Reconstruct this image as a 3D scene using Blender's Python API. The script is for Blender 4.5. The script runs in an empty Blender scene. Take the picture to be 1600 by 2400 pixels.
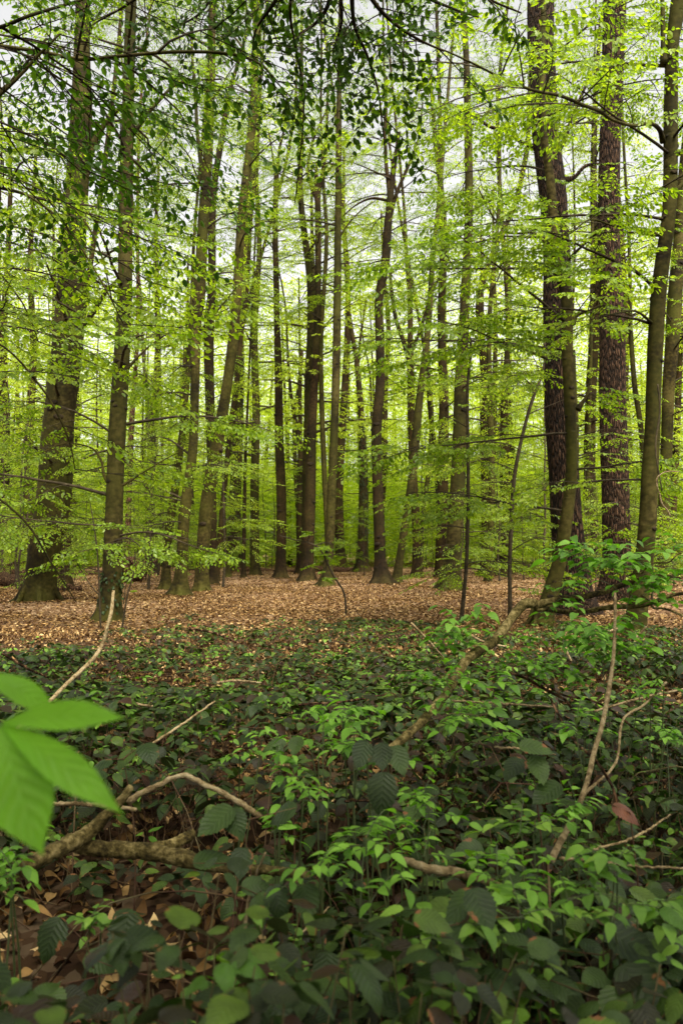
import bpy, math, random
import numpy as np
from mathutils import Vector
sc = bpy.context.scene
R = math.radians

# ------------------------------------------------------------------ camera
F = 1837.0            # focal length in pixels of the 1600 x 2400 photograph
HZ = 1291.0           # row of the horizon
EYE = 1.25
PITCH = math.atan((HZ - 1200.0) / F)
cam_d = bpy.data.cameras.new('camera')
cam = bpy.data.objects.new('camera', cam_d)
sc.collection.objects.link(cam)
cam.location = (0, 0, EYE)
cam.rotation_euler = (math.pi / 2 + PITCH, 0, 0)
cam_d.sensor_fit = 'VERTICAL'
cam_d.sensor_height = 36.0
cam_d.sensor_width = 24.0
cam_d.lens = 36.0 * F / 2400.0
cam_d.clip_start = 0.05
cam_d.clip_end = 600
cam_d.dof.use_dof = True
cam_d.dof.focus_distance = 5.0
cam_d.dof.aperture_fstop = 4.6
cam_d.dof.aperture_blades = 7
sc.camera = cam

# ------------------------------------------------------------------ world, sun, exposure
w = bpy.data.worlds.new("World")
sc.world = w
w.use_nodes = True
nt = w.node_tree
bg = nt.nodes['Background']
sky = nt.nodes.new('ShaderNodeTexSky')
sky.sky_type = 'NISHITA'
sky.sun_disc = False
SUN_EL, SUN_AZ = R(56), R(155)        # azimuth clockwise from +Y; high, behind and to the right
sky.sun_elevation = SUN_EL
sky.sun_rotation = SUN_AZ
sky.dust_density = 4.0
hs = nt.nodes.new('ShaderNodeHueSaturation')
hs.inputs['Saturation'].default_value = 0.08      # overcast: grey-white cloud
nt.links.new(sky.outputs[0], hs.inputs['Color'])
warm = nt.nodes.new('ShaderNodeVectorMath'); warm.operation = 'MULTIPLY'
warm.inputs[1].default_value = (1.01, 1.0, 0.97)
nt.links.new(hs.outputs[0], warm.inputs[0])
nt.links.new(warm.outputs[0], bg.inputs[0])
bg.inputs[1].default_value = 0.135
sun_d = bpy.data.lights.new('sun', 'SUN')
sun_d.energy = 4.0
sun_d.angle = R(35)
sun_d.color = (1.0, 0.93, 0.78)
sun = bpy.data.objects.new('sun', sun_d)
sc.collection.objects.link(sun)
sd = Vector((math.sin(SUN_AZ) * math.cos(SUN_EL), math.cos(SUN_AZ) * math.cos(SUN_EL), math.sin(SUN_EL)))
sun.rotation_euler = (-sd).to_track_quat('-Z', 'Y').to_euler()
sc.view_settings.view_transform = 'Standard'
sc.view_settings.look = 'None'
sc.view_settings.gamma = 1.0
sc.view_settings.exposure = 1.36
sc.cycles.max_bounces = 7
sc.cycles.diffuse_bounces = 5
sc.cycles.glossy_bounces = 2
sc.cycles.transmission_bounces = 5
sc.cycles.caustics_reflective = False
sc.cycles.caustics_refractive = False
sc.cycles.use_denoising = True
try:
    sc.cycles.denoiser = 'OPENIMAGEDENOISE'
    sc.cycles.denoising_prefilter = 'ACCURATE'
except Exception:
    pass

# ------------------------------------------------------------------ picture point -> place
_fw = np.array([0, math.cos(PITCH), math.sin(PITCH)])
_up = np.array([0, -math.sin(PITCH), math.cos(PITCH)])
_rt = np.array([1.0, 0, 0])
def ray(x, y):
    return _fw * F + _rt * (x - 800.0) + _up * (1200.0 - y)
def at(x, y, Y):
    d = ray(x, y)
    return np.array([0, 0, EYE]) + d * (Y / d[1])
def gh(x, y):
    """height of the ground"""
    return (0.07 * np.sin(x * 0.35 + 1.0) * np.sin(y * 0.27) + 0.03 * np.sin(x * .9 + 2 * np.sin(y * .5)) + 0.03 * np.sin(x * 1.1 + y * 0.7)
            + 0.02 * np.sin(y * 1.7 - x * 0.6))
def base_depth(y):
    d = ray(800, y)
    return d[1] * (EYE / -d[2])

# ------------------------------------------------------------------ mesh helpers
class MB:
    def __init__(s):
        s.v = []; s.f = []; s.n = 0; s.uv = []; s.has_uv = False
    def add(s, verts, faces, uv=None):
        """faces: list of int arrays (n,k), indices local to verts; uv per vertex"""
        verts = np.asarray(verts, dtype=np.float32).reshape(-1, 3)
        s.v.append(verts)
        if uv is None:
            uv = np.zeros((len(verts), 2), dtype=np.float32)
        else:
            s.has_uv = True
        s.uv.append(np.asarray(uv, dtype=np.float32))
        for f in (faces if isinstance(faces, list) else [faces]):
            f = np.asarray(f, dtype=np.int32)
            if len(f):
                s.f.append(f + s.n)
        s.n += len(verts)
    def mesh(s, name, mats, smooth=True, mat_index=None):
        m = bpy.data.meshes.new(name)
        v = np.concatenate(s.v) if s.v else np.zeros((0, 3), np.float32)
        m.vertices.add(len(v)); m.vertices.foreach_set('co', v.ravel())
        loops = np.concatenate([f.ravel() for f in s.f]) if s.f else np.zeros(0, np.int32)
        sizes = np.concatenate([np.full(len(f), f.shape[1], np.int32) for f in s.f]) if s.f else np.zeros(0, np.int32)
        starts = np.concatenate([[0], np.cumsum(sizes)[:-1]]).astype(np.int32) if len(sizes) else sizes
        m.loops.add(len(loops)); m.loops.foreach_set('vertex_index', loops)
        m.polygons.add(len(sizes)); m.polygons.foreach_set('loop_start', starts)
        m.polygons.foreach_set('loop_total', sizes)
        m.polygons.foreach_set('use_smooth', np.full(len(sizes), smooth))
        if s.has_uv:
            l = m.uv_layers.new(name='UVMap')
            l.data.foreach_set('uv', np.concatenate(s.uv)[loops].ravel())
        for mt in (mats if isinstance(mats, (list, tuple)) else [mats]):
            m.materials.append(mt)
        m.update(calc_edges=True)
        return m
def link(name, mesh, parent=None):
    o = bpy.data.objects.new(name, mesh)
    sc.collection.objects.link(o)
    if parent is not None:
        o.parent = parent
    return o
def tag(o, label=None, cat=None, group=None, kind=None):
    if label: o['label'] = label
    if cat: o['category'] = cat
    if group: o['group'] = group
    if kind: o['kind'] = kind
    return o
def empty(name, loc, label, cat, group=None):
    o = bpy.data.objects.new(name, None)
    o.empty_display_size = 0.3
    sc.collection.objects.link(o)
    o.location = loc
    return tag(o, label, cat, group)

def catmull(P, n):
    """resample control rows (m,k) to n rows, smooth"""
    P = np.asarray(P, float)
    if len(P) == 2:
        t = np.linspace(0, 1, n)[:, None]
        return P[0] * (1 - t) + P[1] * t
    seg = np.linalg.norm(np.diff(P[:, :3], axis=0), axis=1)
    u = np.concatenate([[0], np.cumsum(np.maximum(seg, 1e-6))])
    tt = np.linspace(0, u[-1], n)
    m = np.zeros_like(P)
    m[1:-1] = (P[2:] - P[:-2]) / (u[2:] - u[:-2])[:, None]
    m[0] = (P[1] - P[0]) / (u[1] - u[0]); m[-1] = (P[-1] - P[-2]) / (u[-1] - u[-2])
    i = np.clip(np.searchsorted(u, tt, side='right') - 1, 0, len(P) - 2)
    h = (u[i + 1] - u[i])[:, None]; s = ((tt - u[i])[:, None]) / h
    return ((2 * s**3 - 3 * s**2 + 1) * P[i] + (s**3 - 2 * s**2 + s) * h * m[i]
            + (-2 * s**3 + 3 * s**2) * P[i + 1] + (s**3 - s**2) * h * m[i + 1])

def sweep(mb, pts, rad, sides=6, rmod=None, cap=True, vscale=1.0):
    """tube along pts; rmod (n,sides) multiplies the radius; uv = (around, along)"""
    pts = np.asarray(pts, float); n = len(pts)
    T = np.gradient(pts, axis=0)
    T /= np.linalg.norm(T, axis=1)[:, None] + 1e-9
    ref = np.array([1.0, 0, 0]) if abs(T[0][0]) < 0.8 else np.array([0, 1.0, 0])
    A = np.empty_like(pts)
    a = ref - T[0] * ref.dot(T[0]); a /= np.linalg.norm(a); A[0] = a
    for i in range(1, n):
        a = A[i - 1] - T[i] * A[i - 1].dot(T[i]); a /= np.linalg.norm(a) + 1e-9; A[i] = a
    B = np.cross(T, A)
    th = np.arange(sides) * 2 * math.pi / sides
    r = np.asarray(rad, float)[:, None] * (rmod if rmod is not None else 1.0) * np.ones((n, sides))
    V = pts[:, None] + r[..., None] * (np.cos(th)[None, :, None] * A[:, None] + np.sin(th)[None, :, None] * B[:, None])
    i = np.arange(n - 1)[:, None] * sides; j = np.arange(sides)[None]; k = (j + 1) % sides
    q = np.stack([i + j, i + k, i + sides + k, i + sides + j], -1).reshape(-1, 4)
    fs = [q]
    V = V.reshape(-1, 3)
    L = np.concatenate([[0], np.cumsum(np.linalg.norm(np.diff(pts, axis=0), axis=1))])
    uv = np.stack([np.tile(np.arange(sides) / sides, n), np.repeat(L, sides)], -1)
    if cap:
        V = np.vstack([V, pts[-1] + T[-1] * rad[-1] * 0.5, pts[0] - T[0] * rad[0] * 0.3])
        uv = np.vstack([uv, [0, L[-1]], [0, 0]])
        c = n * sides; e = (n - 1) * sides
        jj = np.arange(sides); kk = (jj + 1) % sides
        fs.append(np.stack([e + jj, e + kk, np.full(sides, c)], -1))
        fs.append(np.stack([kk, jj, np.full(sides, c + 1)], -1))
    mb.add(V, fs, uv)

def prisms(mb, p0, p1, r0, r1):
    """many thin three-sided twigs at once"""
    p0 = np.asarray(p0); p1 = np.asarray(p1); n = len(p0)
    if not n: return
    d = p1 - p0; d = d / (np.linalg.norm(d, axis=1)[:, None] + 1e-9)
    ref = np.where(np.abs(d[:, 2:3]) > 0.9, [[1.0, 0, 0]], [[0, 0, 1.0]])
    a = np.cross(d, ref); a /= np.linalg.norm(a, axis=1)[:, None] + 1e-9
    b = np.cross(d, a)
    V = np.empty((n, 6, 3))
    for k in range(3):
        t = k * 2 * math.pi / 3
        o = math.cos(t) * a + math.sin(t) * b
        V[:, k] = p0 + o * np.reshape(r0, (-1, 1)); V[:, 3 + k] = p1 + o * np.reshape(r1, (-1, 1))
    base = (np.arange(n) * 6)[:, None, None]
    q = np.array([[0, 1, 4, 3], [1, 2, 5, 4], [2, 0, 3, 5]])[None] + base
    mb.add(V.reshape(-1, 3), q.reshape(-1, 4))

# leaf shapes in their own frame: x along the leaf (0..1), y across, z up.  (verts, faces, uv)
def sh(verts, faces):
    v = np.array(verts, float)
    uv = np.stack([v[:, 1] * 2 , v[:, 0]], -1)
    return v, [np.array(f, np.int32) for f in faces], uv
DIAMOND = sh([(0, 0, 0), (.42, .31, .05), (1, 0, -.05), (.42, -.31, .05)], [[(0, 2, 1), (0, 3, 2)]])
OVATE = sh([(0, 0, 0), (.25, .25, .07), (.62, .27, .03), (1, 0, -.12), (.62, -.27, .03), (.25, -.25, .07)],
           [[(0, 3, 2, 1), (0, 5, 4, 3)]])
def wide_leaf(n, width, serr=0.0, curl=0.12, fold=0.10, peak=0.42, wave=0.0, ph=0.0):
    """leaf with a midrib, n stations along, toothed edge"""
    t = np.linspace(0, 1, n)
    prof = np.sin(math.pi * t ** (math.log(.5) / math.log(peak))) ** 0.8 * width * 0.5
    prof[0] = prof[-1] = 0
    prof = np.maximum(prof, 0)
    tooth = 1 + serr * np.where(np.arange(n) % 2 == 0, 1, -1)
    z = -curl * (t - 0.3) ** 2 + 0.02
    vs = []
    for i in range(n):
        e = prof[i] * tooth[i]
        wv = wave * math.sin(t[i] * 9 + ph)
        vs += [(t[i] - 0.03 * (prof[i] > 0), e, z[i] + fold * e / width * 2 * 0.5 - 0.35 * e * e + wv), (t[i], 0, z[i]),
               (t[i] - 0.03 * (prof[i] > 0), -e, z[i] + fold * e / width * 2 * 0.5 - 0.35 * e * e - wv)]
    v = np.array(vs)
    q = []
    for i in range(n - 1):
        a = 3 * i
        q += [(a + 1, a + 4, a + 3, a), (a + 2, a + 5, a + 4, a + 1)]
    uv = np.stack([np.tile([1.0, 0, -1.0], n) , np.repeat(t, 3)], -1)
    return v, [np.array(q, np.int32)], uv

def leaves(mb, P, D, N, S, shape, wid=1.0):
    P = np.asarray(P, float); n = len(P)
    if not n: return
    sv, sf, suv = shape
    D = D / (np.linalg.norm(D, axis=1)[:, None] + 1e-9)
    Z = N - D * np.sum(N * D, axis=1)[:, None]
    Z /= np.linalg.norm(Z, axis=1)[:, None] + 1e-9
    Yv = np.cross(Z, D)
    S = np.broadcast_to(np.asarray(S, float), (n,))[:, None, None]
    wd = np.broadcast_to(np.asarray(wid, float), (n,))[:, None, None]
    V = P[:, None] + S * (sv[None, :, 0:1] * D[:, None] + wd * sv[None, :, 1:2] * Yv[:, None] + sv[None, :, 2:3] * Z[:, None])
    m = len(sv)
    off = (np.arange(n) * m)[:, None, None]
    fs = [(f[None] + off).reshape(-1, f.shape[1]) for f in sf]
    mb.add(V.reshape(-1, 3), fs, np.tile(suv, (n, 1)))

# ------------------------------------------------------------------ materials
def newmat(name):
    m = bpy.data.materials.new(name); m.use_nodes = True
    nt = m.node_tree; nt.nodes.clear()
    return m, nt, (lambda t: nt.nodes.new('ShaderNode' + t)), nt.links.new
def ramp(nd, cols):
    r = nd.color_ramp
    while len(r.elements) < len(cols): r.elements.new(0.5)
    for e, (p, c) in zip(r.elements, cols):
        e.position = p; e.color = (*c, 1)
def leaf_mat(name, cols, trans=0.5, tcol=(1.0, 1.0, 0.6), rough=0.5, veins=False, back=None, spec=0.35, noise=0.0, dead=None, tmul=1.0, vmix=0.10, vcol=(0.18, 0.24, 0.09)):
    m, nt, N, L = newmat(name)
    out = N('OutputMaterial'); geo = N('NewGeometry'); r = N('ValToRGB'); ramp(r, cols)
    oi = N('ObjectInfo')
    add = N('Math'); add.operation = 'MULTIPLY_ADD'
    L(oi.outputs['Random'], add.inputs[0]); add.inputs[1].default_value = 0.45
    L(geo.outputs['Random Per Island'], add.inputs[2])
    sub = N('Math'); sub.operation = 'SUBTRACT'; L(add.outputs[0], sub.inputs[0]); sub.inputs[1].default_value = 0.22
    L(sub.outputs[0], r.inputs[0])
    col = r.outputs[0]
    pr = N('BsdfPrincipled')
    if noise or dead:
        tc = N('TexCoord'); no = N('TexNoise'); no.inputs['Scale'].default_value = 30; no.inputs['Detail'].default_value = 4
        L(tc.outputs['Object'], no.inputs['Vector'])
        if dead:
            uvn = N('UVMap'); sp = N('SeparateXYZ'); L(uvn.outputs[0], sp.inputs[0])
            ab = N('Math'); ab.operation = 'ABSOLUTE'; L(sp.outputs[0], ab.inputs[0])
            # browned patches: noise, more towards the edge, only on part of the leaves
            ma = N('Math'); ma.operation = 'MULTIPLY_ADD'; L(ab.outputs[0], ma.inputs[0]); ma.inputs[1].default_value = 0.22; L(no.outputs[0], ma.inputs[2])
            gt = N('MapRange'); gt.inputs[1].default_value = 0.80; gt.inputs[2].default_value = 0.84
            L(ma.outputs[0], gt.inputs[0])
            mx = N('MixRGB'); L(gt.outputs[0], mx.inputs[0]); L(col, mx.inputs[1]); mx.inputs[2].default_value = (*dead, 1)
            col = mx.outputs[0]
        if noise:
            mr = N('MapRange'); L(no.outputs[0], mr.inputs[0]); mr.inputs[1].default_value = 0.3; mr.inputs[2].default_value = 0.7
            mr.inputs[3].default_value = 1 - noise; mr.inputs[4].default_value = 1 + noise
            mx = N('VectorMath'); mx.operation = 'SCALE'; L(col, mx.inputs[0]); L(mr.outputs[0], mx.inputs['Scale'])
            col = mx.outputs[0]
    if veins:
        uvn = N('UVMap'); sp = N('SeparateXYZ'); L(uvn.outputs[0], sp.inputs[0])
        ab = N('Math'); ab.operation = 'ABSOLUTE'; L(sp.outputs[0], ab.inputs[0])
        mm = N('Math'); mm.operation = 'MULTIPLY_ADD'; L(ab.outputs[0], mm.inputs[0]); mm.inputs[1].default_value = -0.28; L(sp.outputs[1], mm.inputs[2])
        fr = N('Math'); fr.operation = 'MULTIPLY'; L(mm.outputs[0], fr.inputs[0]); fr.inputs[1].default_value = 2 * math.pi * 8
        sn = N('Math'); sn.operation = 'SINE'; L(fr.outputs[0], sn.inputs[0])
        mrb = N('MapRange'); L(ab.outputs[0], mrb.inputs[0]); mrb.inputs[1].default_value = 0; mrb.inputs[2].default_value = 0.08; mrb.inputs[3].default_value = -1.4; mrb.inputs[4].default_value = 0
        ad = N('Math'); L(sn.outputs[0], ad.inputs[0]); L(mrb.outputs[0], ad.inputs[1])
        bp = N('Bump'); bp.inputs['Strength'].default_value = 0.36; bp.inputs['Distance'].default_value = 0.0010
        L(ad.outputs[0], bp.inputs['Height']); L(bp.outputs[0], pr.inputs['Normal'])
        # the veins themselves are paler
        vr = N('MapRange'); L(sn.outputs[0], vr.inputs[0]); vr.inputs[1].default_value = 0.75; vr.inputs[2].default_value = 1.0; vr.inputs[3].default_value = 0; vr.inputs[4].default_value = vmix
        mv = N('MixRGB'); L(vr.outputs[0], mv.inputs[0]); L(col, mv.inputs[1]); mv.inputs[2].default_value = (*vcol, 1)
        col = mv.outputs[0]
    if back is not None:
        mxb = N('MixRGB'); L(geo.outputs['Backfacing'], mxb.inputs[0]); L(col, mxb.inputs[1]); mxb.inputs[2].default_value = (*back, 1)
        col2 = mxb.outputs[0]
    else:
        col2 = col
    L(col2, pr.inputs['Base Color'])
    pr.inputs['Roughness'].default_value = rough
    pr.inputs['Specular IOR Level'].default_value = spec
    if trans > 0:
        tr = N('BsdfTranslucent')
        tm = N('VectorMath'); tm.operation = 'MULTIPLY'; L(col, tm.inputs[0]); tm.inputs[1].default_value = tuple(c * tmul for c in tcol)
        L(tm.outputs[0], tr.inputs['Color'])
        mix = N('MixShader'); mix.inputs[0].default_value = trans
        L(pr.outputs[0], mix.inputs[1]); L(tr.outputs[0], mix.inputs[2]); L(mix.outputs[0], out.inputs[0])
    else:
        L(pr.outputs[0], out.inputs[0])
    return m

def bark_mat(name, c0, c1, c2, moss, kind='smooth', scale=1.0, rough=0.85):
    """kind smooth: beech (faint rings, dark scars); furrow: oak (vertical ridges)"""
    m, nt, N, L = newmat(name)
    out = N('OutputMaterial'); pr = N('BsdfPrincipled'); L(pr.outputs[0], out.inputs[0])
    tc = N('TexCoord'); mp = N('Mapping'); L(tc.outputs['Object'], mp.inputs[0])
    big = N('TexNoise'); big.inputs['Scale'].default_value = 1.3; big.inputs['Detail'].default_value = 5; L(tc.outputs['Object'], big.inputs['Vector'])
    r = N('ValToRGB'); ramp(r, [(0.41, c0), (0.5, c1), (0.61, c2)] if kind != 'furrow' else [(0.3, c0), (0.5, c1), (0.72, c2)])
    if kind == 'twiggy':
        no = N('TexNoise'); no.inputs['Scale'].default_value = 55; no.inputs['Detail'].default_value = 7; no.inputs['Roughness'].default_value = .7; L(tc.outputs['Object'], no.inputs['Vector'])
        nb_ = N('TexNoise'); nb_.inputs['Scale'].default_value = 9; nb_.inputs['Detail'].default_value = 3; L(tc.outputs['Object'], nb_.inputs['Vector'])
        mixf = N('Math'); mixf.operation = 'MULTIPLY_ADD'; L(no.outputs[0], mixf.inputs[0]); mixf.inputs[1].default_value = 0.6
        s2 = N('Math'); s2.operation = 'MULTIPLY'; L(nb_.outputs[0], s2.inputs[0]); s2.inputs[1].default_value = 0.4; L(s2.outputs[0], mixf.inputs[2])
        L(mixf.outputs[0], r.inputs[0])
        mx = N('MixRGB'); mx.inputs[0].default_value = 0; L(r.outputs[0], mx.inputs[1])
        bp = N('Bump'); bp.inputs['Strength'].default_value = 1.0; bp.inputs['Distance'].default_value = 0.012; L(no.outputs[0], bp.inputs['Height'])
    elif kind == 'smooth':
        mp.inputs['Scale'].default_value = (7, 7, 9)
        no = N('TexNoise'); no.inputs['Scale'].default_value = 1.6; no.inputs['Detail'].default_value = 6; L(mp.outputs[0], no.inputs['Vector'])
        mixf = N('Math'); mixf.operation = 'MULTIPLY_ADD'; L(no.outputs[0], mixf.inputs[0]); mixf.inputs[1].default_value = 0.45
        s2 = N('Math'); s2.operation = 'MULTIPLY'; L(big.outputs[0], s2.inputs[0]); s2.inputs[1].default_value = 0.55; L(s2.outputs[0], mixf.inputs[2])
        L(mixf.outputs[0], r.inputs[0])
        # branch scars: small dark eye shapes wider than tall
        mp2 = N('Mapping'); mp2.inputs['Scale'].default_value = (2.6, 2.6, 4.4); L(tc.outputs['Object'], mp2.inputs[0])
        vo = N('TexVoronoi'); vo.inputs['Scale'].default_value = 1.3; L(mp2.outputs[0], vo.inputs['Vector'])
        vr = N('MapRange'); L(vo.outputs['Distance'], vr.inputs[0]); vr.inputs[1].default_value = 0.10; vr.inputs[2].default_value = 0.17; vr.inputs[3].default_value = 0.85; vr.inputs[4].default_value = 0
        mx = N('MixRGB'); L(vr.outputs[0], mx.inputs[0]); L(r.outputs[0], mx.inputs[1]); mx.inputs[2].default_value = (0.018, 0.013, 0.008, 1)
        h = N('Math'); h.operation = 'SUBTRACT'; L(no.outputs[0], h.inputs[0]); L(vr.outputs[0], h.inputs[1])
        bp = N('Bump'); bp.inputs['Strength'].default_value = 0.5; bp.inputs['Distance'].default_value = 0.012; L(h.outputs[0], bp.inputs['Height'])
    else:
        mp.inputs['Scale'].default_value = (1, 1, 0.16)
        no0 = N('TexNoise'); no0.inputs['Scale'].default_value = 6; L(mp.outputs[0], no0.inputs['Vector'])
        wrp = N('VectorMath'); wrp.operation = 'MULTIPLY_ADD'; L(no0.outputs['Color'], wrp.inputs[0]); wrp.inputs[1].default_value = (.05, .05, .03); L(mp.outputs[0], wrp.inputs[2])
        vo = N('TexVoronoi'); vo.feature = 'DISTANCE_TO_EDGE'; vo.inputs['Scale'].default_value = 26 * scale; L(wrp.outputs[0], vo.inputs['Vector'])
        no = N('TexNoise'); no.inputs['Scale'].default_value = 40; no.inputs['Detail'].default_value = 5; L(tc.outputs['Object'], no.inputs['Vector'])
        mr = N('MapRange'); L(vo.outputs['Distance'], mr.inputs[0]); mr.inputs[1].default_value = 0.0; mr.inputs[2].default_value = 0.30
        hh = N('Math'); hh.operation = 'MULTIPLY_ADD'; L(no.outputs[0], hh.inputs[0]); hh.inputs[1].default_value = 0.35; L(mr.outputs[0], hh.inputs[2])
        mq = N('MapRange'); L(hh.outputs[0], mq.inputs[0]); mq.inputs[1].default_value = 0.05; mq.inputs[2].default_value = 1.25; mq.inputs[3].default_value = 0.2; mq.inputs[4].default_value = 0.85
        L(mq.outputs[0], r.inputs[0])
        mx = N('MixRGB'); mx.inputs[0].default_value = 0; L(r.outputs[0], mx.inputs[1])
        bp = N('Bump'); bp.inputs['Strength'].default_value = 1.0; bp.inputs['Distance'].default_value = 0.05; L(hh.outputs[0], bp.inputs['Height'])
    L(bp.outputs[0], pr.inputs['Normal'])
    # green algae and moss in patches
    n3 = N('TexNoise'); n3.inputs['Scale'].default_value = 0.9; n3.inputs['Detail'].default_value = 7; n3.inputs['Roughness'].default_value = 0.65; L(tc.outputs['Object'], n3.inputs['Vector'])
    m3 = N('MapRange'); L(n3.outputs[0], m3.inputs[0]); m3.inputs[1].default_value = 0.42; m3.inputs[2].default_value = 0.66; m3.inputs[4].default_value = moss
    mx2 = N('MixRGB'); L(m3.outputs[0], mx2.inputs[0]); L(mx.outputs[0], mx2.inputs[1]); mx2.inputs[2].default_value = (0.042, 0.044, 0.004, 1)
    # trees differ
    oi = N('ObjectInfo'); vv = N('MapRange'); L(oi.outputs['Random'], vv.inputs[0]); vv.inputs[3].default_value = 0.75; vv.inputs[4].default_value = 1.25
    sc2 = N('VectorMath'); sc2.operation = 'SCALE'; L(mx2.outputs[0], sc2.inputs[0]); L(vv.outputs[0], sc2.inputs['Scale'])
    L(sc2.outputs[0], pr.inputs['Base Color'])
    pr.inputs['Roughness'].default_value = rough
    pr.inputs['Specular IOR Level'].default_value = 0.12
    return m

M_BEECH = bark_mat('beech_bark', (0.008, 0.0055, 0.0015), (0.024, 0.018, 0.0035), (0.058, 0.045, 0.012), 0.7)
M_BEECH_D = bark_mat('dark_beech_bark', (0.007, 0.004, 0.0015), (0.018, 0.010, 0.003), (0.040, 0.024, 0.008), 0.3)
M_OAK = bark_mat('furrowed_bark', (0.003, 0.002, 0.0015), (0.026, 0.012, 0.006), (0.075, 0.040, 0.022), 0.06, 'furrow')
M_TWIG = bark_mat('twig_bark', (0.018, 0.013, 0.008), (0.035, 0.026, 0.015), (0.06, 0.045, 0.026), 0.1)
M_STICK = bark_mat('pale_stick_bark', (0.10, 0.065, 0.03), (0.28, 0.20, 0.105), (0.42, 0.33, 0.20), 0.12, 'twiggy')
M_MOSSY = bark_mat('mossy_branch_bark', (0.02, 0.013, 0.005), (0.11, 0.08, 0.026), (0.33, 0.25, 0.11), 0.25, 'twiggy')
M_LOG = bark_mat('dead_log_bark', (0.02, 0.010, 0.005), (0.075, 0.034, 0.016), (0.18, 0.10, 0.055), 0.1, 'furrow', 0.8)

M_LEAF = leaf_mat('beech_leaf', [(0, (0.09, 0.16, 0.009)), (0.5, (0.16, 0.25, 0.014)), (1, (0.25, 0.34, 0.024))], trans=0.55, tcol=(1.6, 1.6, 0.5), rough=0.42)
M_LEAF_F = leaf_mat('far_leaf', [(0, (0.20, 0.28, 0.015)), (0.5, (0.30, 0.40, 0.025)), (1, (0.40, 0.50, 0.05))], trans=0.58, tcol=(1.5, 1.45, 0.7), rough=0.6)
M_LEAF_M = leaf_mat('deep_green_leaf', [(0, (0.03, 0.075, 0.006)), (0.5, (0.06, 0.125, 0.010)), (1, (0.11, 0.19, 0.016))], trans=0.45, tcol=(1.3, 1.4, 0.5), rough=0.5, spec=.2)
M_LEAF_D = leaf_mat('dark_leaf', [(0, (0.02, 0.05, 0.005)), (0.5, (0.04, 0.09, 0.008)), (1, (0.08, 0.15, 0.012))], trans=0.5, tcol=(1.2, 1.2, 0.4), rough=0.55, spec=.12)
M_BRAMBLE = leaf_mat('bramble_leaf', [(0, (0.030, 0.010, 0.005)), (0.16, (0.012, 0.012, 0.003)), (0.45, (0.014, 0.029, 0.005)), (0.78, (0.036, 0.064, 0.010)), (1, (0.075, 0.12, 0.010))],
                     trans=0.18, tcol=(1.1, 1.5, 0.5), rough=0.45, veins=True, back=(0.035, 0.055, 0.016), noise=0.3, dead=(0.13, 0.05, 0.018), spec=0.22)
M_YOUNG = leaf_mat('young_leaf', [(0, (0.06, 0.14, 0.010)), (0.5, (0.12, 0.24, 0.02)), (1, (0.21, 0.35, 0.04))], trans=0.35, tcol=(1.1, 1.3, 0.5), rough=0.45, veins=True, noise=0.15)
M_ELDER = leaf_mat('elder_leaf', [(0, (0.07, 0.17, 0.012)), (0.5, (0.14, 0.30, 0.022)), (1, (0.22, 0.42, 0.045))], trans=0.4, tcol=(1.2, 1.5, 0.5), rough=0.42, veins=True, noise=0.12)
M_CHEST = leaf_mat('chestnut_leaf', [(0, (0.13, 0.33, 0.008)), (1, (0.18, 0.42, 0.014))], trans=0.5, tcol=(1.1, 1.15, 0.4), rough=0.4, veins=True, noise=.12, vmix=.22, vcol=(.30, .48, .09))
M_LITTER = leaf_mat('litter_leaf', [(0, (0.03, 0.012, 0.004)), (0.42, (0.095, 0.048, 0.015)), (0.75, (0.25, 0.145, 0.052)), (1, (0.52, 0.37, 0.18))], trans=0.08, tcol=(1, .8, .5), rough=0.7, noise=0.2, spec=.12)
M_RED = leaf_mat('red_leaf', [(0, (0.10, 0.030, 0.014)), (1, (0.13, 0.04, 0.018))], trans=.2, veins=True, noise=.3)
M_STEM = bark_mat('bramble_stem_skin', (0.05, 0.02, 0.015), (0.09, 0.05, 0.03), (0.12, 0.10, 0.05), 0.2)
M_GSTEM = leaf_mat('green_stem', [(0, (0.03, 0.045, 0.015)), (1, (0.06, 0.075, 0.025))], trans=0)
M_IVY = leaf_mat('ivy_leaf', [(0, (0.010, 0.022, 0.005)), (1, (0.03, 0.055, 0.010))], trans=0.15, rough=0.5, spec=.2)

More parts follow.
